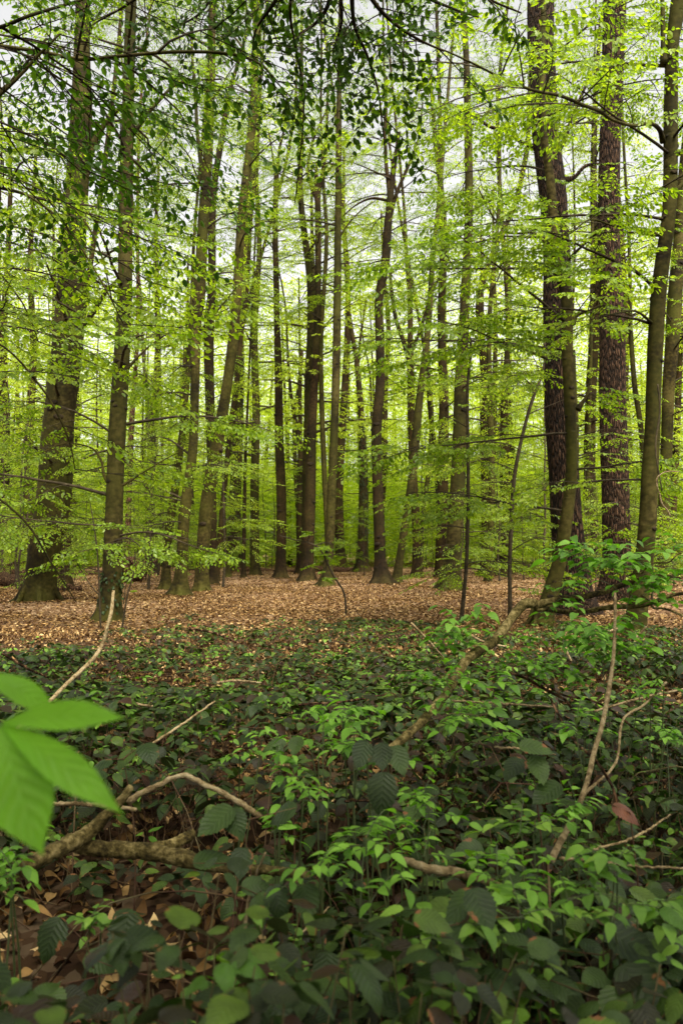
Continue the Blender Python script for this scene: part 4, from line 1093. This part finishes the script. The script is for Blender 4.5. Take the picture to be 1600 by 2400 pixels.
# ------------------------------------------------------------------ elder: pinnate leaves in tufts
EL = [wide_leaf(13, .50, .04, c, f, .40) for c, f in ((.3, .15), (.6, .05))]
def pinnate(mb, stem, o, az, pitch, size, rng):
    """one leaf of five leaflets, drooping"""
    L = size * 1.9
    q = [np.asarray(o, float)]; e = pitch
    for i in range(5):
        q.append(q[-1] + L / 5 * np.array([math.cos(e) * math.cos(az), math.cos(e) * math.sin(az), math.sin(e)])); e -= .14
    q = np.array(q)
    prisms(stem, q[:-1], q[1:], np.full(5, .0013), np.full(5, .001))
    P, D, S = [q[-1]], [(math.cos(az), math.sin(az), -.3)], [size]
    for t, k in ((3, .85), (1.8, .7)):
        for s in (1, -1):
            a = az + s * rng.uniform(.9, 1.3)
            i = int(t); P.append(q[i] + (q[i + 1] - q[i]) * (t - i)); D.append((math.cos(a), math.sin(a), rng.uniform(-.35, .1))); S.append(size * k)
    D = np.array(D)
    leaves(mb, np.array(P), D, np.array([0, 0, 1.0]) + rng.normal(0, .25, (len(P), 3)), np.array(S) * rng.uniform(.8, 1.1, len(P)), EL[int(rng.integers(2))], 1.0)
def tuft(mb, stem, c, n, size, rng, spread=.03):
    for i in range(n):
        pinnate(mb, stem, c + rng.normal(0, spread, 3) * np.array([1, 1, .6]), rng.uniform(0, 6.28), rng.uniform(-.1, 1.1), size * rng.uniform(.7, 1.15), rng)

def elder_bough():
    rng = np.random.default_rng(31)
    Y = 3.4
    b = empty('elder_bough', tuple(at(930, 1740, 2.7) * [1, 1, 0]), 'fallen mossy elder bough rising right to a forked crook with fresh green leaf tufts', 'bough')
    org = np.array(b.location)
    def rod(name, path, dY, parent, mat=M_MOSSY, sides=12, n=40, rough=.07):
        C = catmull(px_path(path, Y, dY), n); C[:, 3] *= .62; C[:, 0] += .008 * np.sin(np.linspace(0, 11, n)); C[:, 2] += .008 * np.sin(np.linspace(1, 15, n)); mb = MB()
        rm = 1 + rng.normal(0, rough, (n, sides)); rm[:, :] *= (1 + .06 * np.sin(np.arange(n) * 1.7))[:, None]
        sweep(mb, C[:, :3] - org, C[:, 3], sides, rm)
        o = link(name, mb.mesh(name, mat), parent); return C
    A = rod('limb', [(885,1785,34),(940,1735,33),(1000,1670,32),(1062,1610,34),(1095,1550,36),(1150,1500,36),(1200,1450,34),(1232,1420,38),(1256,1417,36)], [-.75,-.7,-.55,-.4,-.3,-.15,0,.05,.08], b)
    C1 = rod('limb', [(1250,1424,30),(1300,1408,26),(1360,1395,24),(1430,1385,20),(1500,1360,16),(1560,1350,13),(1640,1335,10)], [.08,.1,.1,.15,.2,.2,.3], b)
    C2 = rod('limb', [(1255,1432,22),(1320,1431,18),(1400,1430,19),(1460,1424,19),(1510,1412,17),(1560,1400,14),(1640,1392,10)], [.08,.15,.1,.0,-.1,-.15,-.2], b)
    C3 = rod('limb', [(1480,1368,13),(1500,1354,11),(1560,1352,9),(1640,1345,7)], [.15,.1,0,0], b)
    C4 = rod('limb', [(1090,1560,14),(1140,1572,12),(1200,1582,12),(1260,1605,11),(1320,1640,11),(1350,1675,8)], [-.3,-.25,-.2,-.2,-.25,-.3], b, M_LOG)
    C5 = rod('limb', [(1240,1588,7),(1300,1620,7),(1380,1640,8),(1450,1680,8),(1520,1735,6),(1600,1770,4)], [-.2,-.2,-.25,-.3,-.35,-.4], b, M_LOG)
    C6 = rod('limb', [(1500,1400,8),(1540,1425,8),(1600,1440,9),(1650,1450,9)], [0,-.1,-.1,-.1], b)
    C7 = rod('limb', [(1475,1352,8),(1530,1325,6),(1600,1300,5)], [.1,0,0], b)
    fo, st = MB(), MB()
    for (x, y, dy, n, s) in ((1075,1475,-.25,9,.055),(1125,1455,-.15,9,.055),(1040,1515,-.25,7,.05),(1160,1560,-.25,7,.048),(1060,1605,-.5,9,.05),(1095,1670,-.5,10,.05),(1075,1690,-.6,7,.048),
                             (1150,1730,-.5,5,.05),(1300,1440,0,6,.05),(1270,1480,0,6,.05),(1320,1395,.1,4,.045),(1370,1300,.1,12,.06),(1420,1310,.1,12,.062),(1460,1310,.0,8,.058),(1400,1345,.1,8,.055),
                             (1330,1370,.1,4,.05),(1560,1295,0,8,.055),(1580,1350,-.1,9,.06),(1530,1370,-.1,6,.055),(1500,1400,-.1,7,.055),(1540,1400,-.1,8,.055),(1400,1510,-.3,12,.06),(1450,1530,-.3,12,.06),
                             (1420,1490,-.3,10,.055),(1380,1510,-.3,8,.055),(1480,1460,-.1,4,.05),(1180,1540,-.2,5,.045),(1230,1560,-.2,7,.042),(1290,1580,-.2,9,.042),(1350,1600,-.2,8,.042),(1260,1600,-.2,5,.04),
                             (1005,1615,-.5,6,.045)):
        c = at(x, y, Y + dy) - org
        tuft(fo, st, c, max(3, int(n * 1.0)), s * 1.12, rng, .035)
    link('foliage', fo.mesh('foliage', M_ELDER), b)
    link('leaf_stalks', st.mesh('leaf_stalks', M_GSTEM), b)
elder_bough()

def elder_shoot(label, x, y, Y, n, s, seed, spread=.04, h=None, mat=None):
    rng = np.random.default_rng(seed)
    c = at(x, y, Y); g = float(gh(c[0], Y)); org = np.array([c[0], Y, g])
    t = empty('elder_shoot', tuple(org), label, 'plant', 'fresh green shoots among the brambles')
    fo, st, sk = MB(), MB(), MB()
    for i in range(max(2, n // 5)):
        e = c + rng.normal(0, spread * .7, 3) * np.array([1, 1, .5])
        P = np.array([[org[0] + rng.normal(0, .015), Y + rng.normal(0, .015), g - .01], [org[0] * .5 + e[0] * .5 + rng.normal(0, .01), Y, (g + e[2]) * .5], e])
        sweep(sk, catmull(P, 8) - org, np.linspace(.0035, .0018, 8), 6, cap=False)
        tuft(fo, st, e - org, 4, s * 1.15, rng, .012)
    link('stem', sk.mesh('stem', M_GSTEM), t)
    link('foliage', fo.mesh('foliage', mat or M_ELDER), t)
    link('leaf_stalks', st.mesh('leaf_stalks', M_GSTEM), t)
SH = [('bright green leafy shoot left of the lower end of the mossy bough', 830, 1690, 2.6, 16, .050, .06),
      ('large clump of fresh leaves at the bough lower end, topmost one', 770, 1760, 2.4, 12, .045, .05),
      ('broad-leaved shoot beneath the lower end of the mossy bough', 900, 1740, 2.4, 14, .048, .06),
      ('pale green shoot with pointed leaves in the middle foreground', 640, 1790, 2.3, 8, .038, .05),
      ('low shoot of small round leaves right of the bent pale twig', 700, 1850, 2.2, 6, .036, .04),
      ('bright rosette in the centre of the lower half, above the fallen stick', 850, 1975, 1.8, 10, .042, .05),
      ('bright rosette left of the short pale stick', 890, 2010, 1.7, 9, .042, .04),
      ('five-leaved shoot beside the centre rosettes', 1010, 1900, 2.0, 5, .042, .03),
      ('small shoot directly under the five-leaved one', 1000, 1960, 1.85, 5, .036, .03),
      ('shoot at the foot of the long diagonal pale stick', 1340, 1890, 2.1, 8, .038, .04),
      ('shoot with drooping leaves left of the diagonal stick, lower right', 1190, 2060, 1.65, 7, .036, .05),
      ('large leafy shoot under the diagonal stick end, lower right', 1330, 2070, 1.6, 9, .042, .05),
      ('trailing shoot of toothed leaves low at the right of centre', 1260, 2150, 1.5, 9, .040, .05),
      ('toothed three-leaf shoot in the lower centre', 1060, 2190, 1.45, 5, .048, .03),
      ('small shoot at the end of the bent pale twig', 750, 1680, 3.0, 8, .042, .06),
      ('small bright shoot lower middle beside hanging bramble leaves', 750, 2050, 1.6, 3, .034, .02),
      ('shaded green shoot under the broad chestnut leaf at the left edge', 40, 2020, 1.75, 8, .036, .05),
      ('round-leaved low shoot at the left edge below the chestnut leaf', 20, 2060, 1.7, 8, .034, .05),
      ('green shoot at the right edge below the elder bough', 1540, 1610, 3.0, 10, .040, .10),
      ('loose leafy shoot right of the diagonal stick middle', 1450, 1580, 3.1, 10, .040, .12),
      ('leafy shoot crossing the diagonal stick middle', 1370, 1690, 2.6, 10, .042, .07),
      ('small leafy shoot right of the diagonal stick, by the thin twigs', 1540, 1720, 2.7, 7, .036, .08),
      ('pale toothed shoot in the lower right by the pink-brown twig', 1400, 2040, 1.6, 4, .040, .03),
      ('pale upright three-leaf shoot by the lower end of the diagonal stick', 1240, 1950, 1.85, 3, .040, .015),
      ('yellow-green toothed shoot near the right bottom corner', 1500, 2120, 1.45, 5, .042, .04),
      ('small dim shoot in the shade at lower left', 215, 2170, 1.9, 3, .034, .02),
      ('three-leaf shoot hanging over the long mossy branch', 640, 1960, 2.1, 4, .036, .03),
      ('leafy shoot between the bent pale twig and bough', 560, 1760, 2.7, 6, .038, .07)]
for i, (lb, x, y, Y, n, s, sp_) in enumerate(SH):
    elder_shoot(lb, x, y, Y, n, s, 400 + i, sp_, mat=M_ELDER if i not in (12, 13, 22, 23, 24, 25) else M_YOUNG)

# ------------------------------------------------------------------ large bramble leaves that stand out near the camera
def bramble_spray(label, items, seed, stem=None, mat=None):
    """items: x, y, depth, size, heading in degrees (picture plane: 0 right, 90 away), pitch"""
    rng = np.random.default_rng(seed)
    c0 = at(items[0][0], items[0][1], items[0][2])
    org = np.array([c0[0], c0[1], float(gh(c0[0], c0[1]))])
    t = empty('bramble_shoot', tuple(org), label, 'plant', 'large bramble sprays in the foreground')
    hub = np.mean([at(q[0], q[1], q[2]) for q in items], axis=0)
    sk = MB(); P0 = np.array([[hub[0] + .02, hub[1] + .06, org[2]], [hub[0] + .03, hub[1] + .03, hub[2] * .6], hub])
    sweep(sk, catmull(P0, 8) - org, np.linspace(.003, .0016, 8), 6, cap=False)
    for q in items:
        p = at(q[0], q[1], q[2]); d = np.array([math.cos(R(q[4])), math.sin(R(q[4])), math.tan(R(q[5]))]); d /= np.linalg.norm(d)
        p = p - d * q[3] * .5
        prisms(sk, [hub - org], [p - org], [.0016], [.001])
        lf = MB(); n = np.array([0, -.45, 1.0]) + rng.normal(0, .2, 3)
        leaves(lf, np.array([p - org]), d[None], n[None], np.array([q[3] * .88]), BR_HI[int(rng.integers(4))], np.array([1.0]))
        link('leaf', lf.mesh('leaf', mat or M_BRAMBLE), t)
    link('stem', sk.mesh('stem', M_STEM), t)
bramble_spray('three hanging dark bramble leaves with a purple tinge, right of centre', [(1262,1755,2.0,.10,-10,-5),(1262,1812,1.98,.095,-80,-50),(1275,1868,1.95,.105,200,-30),(1200,1800,2.05,.10,220,-20)], 501)
bramble_spray('two broad bramble leaves with browned edges above the mossy branch', [(500,1935,1.8,.115,215,-30),(555,1935,1.8,.09,-60,-40),(650,1905,1.85,.10,160,-20)], 502)
bramble_spray('hanging group of dark folded leaves left of centre shoot', [(845,1775,1.9,.085,-120,-50),(895,1780,1.9,.08,-90,-60),(935,1790,1.9,.09,-60,-55),(895,1870,1.85,.12,-100,-60)], 503)
bramble_spray('wrinkled dark leaf with torn brown edge lying on the long mossy branch', [(505,2015,1.8,.10,10,5),(565,2032,1.75,.085,-90,-45)], 504)
bramble_spray('cluster of ribbed leaves below the right end of the mossy branch', [(608,2075,1.65,.075,10,0),(655,2120,1.6,.085,-60,-45),(720,2125,1.6,.09,-80,-45),(600,2140,1.6,.085,-100,-50)], 505)
bramble_spray('single big oval leaf with brown spots in the dark hollow, lower left', [(292,2210,1.75,.12,-85,-55),(115,2210,1.8,.11,-110,-50)], 506)
bramble_spray('big pointed heart-shaped leaf in the lower middle right', [(1130,2145,1.4,.095,-70,-40),(1070,2130,1.45,.10,-150,-30),(1080,2205,1.4,.085,-20,-20)], 507)
bramble_spray('reddish-brown bramble leaf at the right side', [(1475,1905,1.95,.085,-20,-20)], 508, mat=M_RED)
bramble_spray('row of soft green leaves along the bottom right', [(1445,2385,1.32,.10,-110,-30),(1520,2345,1.35,.13,-60,-30),(1340,2330,1.36,.08,-30,-20)], 509)
bramble_spray('oval green leaves at the bottom edge right of centre', [(1125,2320,1.38,.09,-40,-20),(1185,2300,1.4,.08,0,-5),(1000,2300,1.4,.075,-100,-40),(1010,2365,1.33,.085,-70,-30)], 510)
bramble_spray('large green toothed leaves at the right edge near the bottom', [(1490,2225,1.45,.12,-30,-20),(1515,2265,1.42,.10,-80,-35),(1240,2225,1.5,.10,0,-10)], 511)
bramble_spray('ribbed oval leaves hanging low, bottom centre', [(765,2290,1.5,.085,-90,-50),(680,2290,1.5,.085,-95,-50),(660,2345,1.45,.08,-120,-40)], 512)
bramble_spray('round wrinkled bramble leaves behind the twig tangle left of centre', [(350,1765,2.4,.11,-60,-20),(290,1780,2.4,.09,-120,-30),(230,1790,2.4,.09,200,-10)], 513)
bramble_spray('dark round leaf with a pale torn spot near the middle', [(692,1755,2.3,.08,-100,-40),(640,1750,2.4,.09,200,-5)], 514)
bramble_spray('shaded leaves on the dark ground at the bottom left', [(480,2360,1.7,.09,-90,-30),(130,2350,1.7,.09,-40,-20),(240,2260,1.8,.09,-10,-20),(310,2150,1.9,.09,10,-5)], 515)

# ------------------------------------------------------------------ sticks and branches on the ground, rows: x, y, width
def stick(kind, label, paths, Y, dYs, mats, seed, cat='branch', group=None, sides=10, rough=.05):
    rng = np.random.default_rng(seed)
    C0 = px_path(paths[0], Y, dYs[0]); org = np.array([C0[0, 0], C0[0, 1], 0.0])
    t = empty(kind, tuple(org), label, cat, group)
    for i, pth in enumerate(paths):
        n = 36; C = catmull(px_path(pth, Y, dYs[i]), n); mb = MB()
        C[:, 2] += rng.normal(0, .0012, n)
        sweep(mb, C[:, :3] - org, C[:, 3], sides, (1 + rng.normal(0, rough, (n, sides))) * (1 + .05 * np.sin(np.arange(n) * 1.3 + rng.uniform(0, 6)))[:, None])
        link('branch' if i == 0 else 'side_branch', mb.mesh('branch', mats[i % len(mats)]), t)
stick('fallen_branch', 'long mossy forked branch lying across the dark hollow at the lower left',
      [[(180,1985,30),(250,1990,36),(330,1995,38),(400,2005,37),(470,2020,35),(540,2032,29),(600,2038,23),(655,2042,19)],
       [(60,2030,34),(120,2000,36),(170,1975,38),(210,1950,34),(250,1910,25),(285,1875,20),(308,1845,17)],
       [(355,1993,34),(400,1980,26),(440,1962,24),(450,1955,20)], [(640,2040,20),(720,2050,18)]],
      2.15, [[0,0,0,-.02,-.05,-.1,-.12,-.15], [-.2,-.12,-.05,.0,.0,0,0], [0,.05,.1,.12], [-.15,-.2]], [M_MOSSY], 601, rough=.06, sides=14)
stick('fallen_twig', 'bent pale bare twig with a sharp crook, above the mossy forked branch',
      [[(300,1880,16),(330,1860,15),(370,1842,13),(410,1822,11),(440,1818,12),(480,1840,12),(530,1862,12),(575,1890,13),(612,1915,13)], [(125,1884,9),(180,1884,10),(260,1890,9),(320,1898,9)]],
      2.2, [[0]*9, [.1,.1,.1,.1]], [M_STICK], 602)
stick('fallen_twig', 'long pale curved stick rising in front of the slender ivied beech',
      [[(12,1735,9),(60,1690,9),(115,1645,9),(170,1590,9),(218,1545,9),(240,1510,9),(252,1470,8),(262,1430,8),(266,1385,8)]],
      4.2, [[-1.2,-.9,-.6,-.3,-.1,0,0,.05,.1]], [M_STICK], 603)
stick('fallen_twig', 'long straight pale stick leaning diagonally through the shoots at the right',
      [[(1290,2015,17),(1320,1960,15),(1345,1905,13),(1368,1855,12),(1392,1760,12),(1412,1690,11),(1428,1600,10),(1437,1530,8),(1440,1440,7),(1440,1390,6)]],
      2.3, [[-.35,-.25,-.2,-.15,0,.05,.15,.2,.25,.3]], [M_STICK], 604)
stick('fallen_twig', 'thin brown stick crossing the long diagonal stick', [[(1290,1640,6),(1340,1730,6),(1400,1790,7),(1440,1860,7),(1452,1960,5)]], 2.5, [[.4,.2,0,-.1,-.2]], [M_LOG], 605, sides=7)
stick('fallen_twig', 'slim pale rod slanting up to the right beside the diagonal stick', [[(1370,1860,7),(1440,1790,6),(1460,1685,6),(1510,1650,6),(1560,1600,5)]], 2.6, [[-.1,0,.2,.3,.4]], [M_STICK], 606, sides=7)
stick('fallen_twig', 'short thick pale stick lying in the leaves, centre of the lower half', [[(930,2010,16),(1000,2035,20),(1080,2048,22),(1140,2065,20),(1200,2090,14)]], 1.75, [[.05,0,0,-.05,-.05]], [M_STICK], 607)
stick('fallen_twig', 'thin pink-brown twig running to the right edge, lower right', [[(1310,2012,7),(1380,2015,7),(1440,2025,7),(1520,2032,6),(1610,2035,5)]], 1.8, [[0,0,0,0,0]], [M_STICK], 608, sides=7)
stick('fallen_twig', 'upright grey twig in the dark hollow, bottom centre', [[(540,2370,8),(555,2290,8),(572,2190,8),(582,2110,7),(600,2050,6),(622,2000,5)]], 1.9, [[.1,.05,0,0,-.02,-.05]], [M_STICK], 609, sides=7)
stick('fallen_twig', 'thin forked twig at the bottom left slanting up', [[(105,2320,6),(150,2260,6),(185,2210,6),(205,2170,5),(260,2130,3)]], 1.95, [[0,0,0,0,0]], [M_LOG], 610, sides=6)
stick('fallen_twig', 'reddish thin cane running along the bottom right', [[(560,2290,4),(680,2270,5),(800,2250,5),(900,2230,4)],[(1240,2220,4),(1340,2262,5),(1440,2280,4)]], 1.7, [[0,0,0,0],[0,0,0]], [M_STEM], 611, sides=6)
stick('fallen_twig', 'short pale chip of wood leaning against the nearest right-hand beech', [[(1484,1500,5),(1500,1484,6),(1514,1468,3)]], 7.5, [[0,0,0]], [M_STICK], 612, sides=6)
stick('fallen_twig', 'short bare pale twig in the litter left of the nearest right-hand beech', [[(1320,1508,5),(1330,1535,6),(1338,1549,4)]], 6.4, [[0,0,0]], [M_STICK], 613, sides=6)
stick('hanging_vine', 'pale curling dead vine hanging at the right edge before the trunks', [[(1590,1105,3),(1560,1106,3),(1540,1118,3),(1537,1130,3),(1545,1160,3.5),(1550,1180,3),(1562,1195,3.5),(1570,1209,3)]], 8.0, [[0]*8], [M_STICK], 614, sides=6, cat='vine')
stick('hanging_vine', 'thin dark dead twig hanging from the olive beech on the right', [[(1540,900,4),(1545,960,4),(1535,1050,4),(1550,1150,3)]], 10.5, [[0]*4], [M_TWIG], 615, sides=6, cat='vine')
_r = np.random.default_rng(88)
TW = [('left edge under the curved stick', 60, 1560, 4.6), ('before the slender ivied beech', 330, 1640, 4.6), ('left of the middle', 560, 1600, 5), ('in the middle of the brambles', 800, 1640, 4.4), ('below the elder crook', 1180, 1650, 3.6),
      ('beside the hanging vine', 1500, 1640, 4), ('right edge in the brambles', 1560, 1820, 2.8), ('lower right brambles', 1480, 1950, 2.3), ('under the bough tufts', 1230, 1760, 3), ('near the small rosette', 930, 1870, 2.4),
      ('near the bent twig', 420, 1700, 3.3), ('lower left hollow', 400, 2250, 2.3), ('bottom left corner', 60, 2300, 2.2), ('edge of the hollow', 700, 2190, 2.1), ('far side by the litter', 1000, 1500, 7.5), ('far side left', 500, 1490, 8.5),
      ('right of the broad smooth beech', 1140, 1500, 7.5), ('under the solitary oak', 1420, 1480, 9)]
for i, (wh, x, y, Y) in enumerate(TW):
    L = _r.uniform(60, 130) * (3.2 / Y) ** .5; a = _r.uniform(-.5, .9) * (1 if _r.random() < .6 else -1)
    g = base_depth(y); Y = min(Y, g * .97)
    pp = [(x - L * math.cos(a), y + L * math.sin(a), 6), (x, y + _r.normal(0, 8), 6), (x + L * math.cos(a), y - L * math.sin(a), 4)]
    stick('fallen_twig', 'thin %s twig caught in the undergrowth, %s' % (_r.choice(['brown', 'dry', 'pale']), wh), [pp], Y, [[-.1, 0, .2]], [M_STICK if i % 3 else M_LOG], 700 + i, cat='twig', group='thin twigs in the undergrowth', sides=6)

def log(label, p0, p1, r, seed, mat=M_LOG, kind='fallen_log'):
    rng = np.random.default_rng(seed); p0 = np.array(p0, float); p1 = np.array(p1, float)
    t = np.linspace(0, 1, 30)[:, None]; P = p0 * (1 - t) + p1 * t
    P[:, 2] += r * .6 + .03 * np.sin(t[:, 0] * 7); P[:, 1] += .1 * np.sin(t[:, 0] * 4)
    mb = MB(); sweep(mb, P - p0, r * (1 - .3 * t[:, 0]) * (1 + .06 * np.sin(t[:, 0] * 19)), 16, 1 + rng.normal(0, .05, (30, 16)))
    o = link(kind, mb.mesh(kind, mat)); o.location = p0; tag(o, label, 'log')
def gp(x, y): 
    Y = base_depth(y); p = at(x, y, Y); return (p[0], p[1], float(gh(p[0], p[1])))
log('red-brown rotting log behind the massive beech at the left edge', gp(-60,1370), gp(92,1375), .30, 801)
log('long pale-topped fallen log far left behind the slender ivied beech', gp(-40,1347), gp(330,1350), .22, 802)
log('dark short log lying right behind the massive beech', gp(140,1388), gp(192,1386), .14, 803)
log('long thin fallen trunk at the back of the clearing, left half', gp(560,1343), gp(700,1342), .16, 804)
log('dark fallen trunk at the back of the clearing, right of the brown beeches', gp(1205,1343), gp(1290,1342), .3, 805)
log('fallen dark trunk at the back between the knotty beeches', gp(725,1340), gp(870,1341), .2, 806)
log('thin fallen branch between the massive and the slender beech', gp(135,1413), gp(225,1414), .05, 807)
log('crumbling bark-strewn log half buried in brambles right of centre', gp(880,1515), gp(1075,1500), .07, 808)
# upturned root plate, a dark heap of roots
def root_heap(label, x, y, size, seed):
    rng = np.random.default_rng(seed); o = np.array(gp(x, y)); t = empty('root_plate', tuple(o), label, 'tree stump')
    mb = MB()
    n = 14; pts = np.stack([np.zeros(n), np.linspace(-.25, .25, n) * size, np.full(n, size * .42)], -1)
    sweep(mb, pts, size * .42 * np.sin(np.linspace(.5, 2.6, n)), 18, 1 + rng.normal(0, .14, (n, 18)))
    link('soil_ball', mb.mesh('soil_ball', M_LOG), t)
    for i in range(16):
        a = rng.uniform(0, 6.28); e = rng.uniform(-.2, 1); L = size * rng.uniform(.5, 1.0)
        d = np.array([math.cos(a), rng.normal(0, .4), abs(math.sin(a)) * .8]); c = np.array([0, 0, size * .4])
        P = np.array([c, c + d * L * .4, c + d * L * .75 + rng.normal(0, .08, 3), c + d * L + rng.normal(0, .15, 3)]); P[:, 2] = np.maximum(P[:, 2], .02)
        r_ = MB(); sweep(r_, catmull(P, 10), np.linspace(.045, .008, 10) * size, 6); link('root', r_.mesh('root', M_LOG), t)
root_heap('dark upturned root plate right behind the slender ivied beech', 312, 1362, 1.3, 811)
root_heap('dark heap of roots and bark at the far left edge', 25, 1345, 1.4, 812)

# ------------------------------------------------------------------ the big near chestnut leaf at the lower left
def chestnut():
    rng = np.random.default_rng(41)
    Y = .62
    org = np.array([-.62, .62, 0.0]); org[2] = float(gh(-.62, .62))
    t = empty('chestnut_sapling', tuple(org), 'horse chestnut sapling with one big bright green fan leaf close up, lower left', 'sapling')
    hub = at(4, 1696, Y)
    mb = MB(); P = np.array([org - [0, 0, .03], org + [.03, .01, .45], org + [.06, .02, 1.0], org + [.05, 0, 1.3]]); sweep(mb, catmull(P, 20) - org, np.linspace(.009, .005, 20), 10)
    link('stem', mb.mesh('stem', M_TWIG), t)
    mb = MB(); P = np.array([org + [.055, .02, .95], org * .35 + hub * .65 + [0, 0, .12], hub]); sweep(mb, catmull(P, 14) - org, np.linspace(.003, .002, 14), 8)
    link('leaf_stalk', mb.mesh('leaf_stalk', M_GSTEM), t)
    sh_ = wide_leaf(33, .40, .035, .25, .10, .60)
    sh_[0][:, 1] *= 1 - .35 * np.clip((sh_[0][:, 0] - .7) / .3, 0, 1)
    for (tx, ty, dY, wd) in ((284,1668,-.02,.62),(281,1893,-.05,.52),(90,1998,-.05,1.1),(135,1662,.10,.8),(-150,1850,.0,1.0)):
        hub = at(-45, 1575, Y + .09) if tx == 135 else at(4, 1696, Y)
        tip = at(tx, ty, Y + dY); d = tip - hub; s = np.linalg.norm(d)
        lf = MB(); n = np.array([.0, -.80, .62]) + rng.normal(0, .05, 3)
        leaves(lf, np.array([hub - org]), d[None] / s, n[None], np.array([s]), sh_, np.array([wd]))
        link('leaflet', lf.mesh('leaflet', M_CHEST), t)
chestnut()
for _o in sc.objects:
    if _o.get('category') and len(str(_o.get('label')).split()) > 16: print('LONG', _o.name, len(_o['label'].split()), _o['label'])
print('SCENE leaves on hero trees', NLEAF, 'polys', sum(len(m.polygons) for m in bpy.data.meshes))
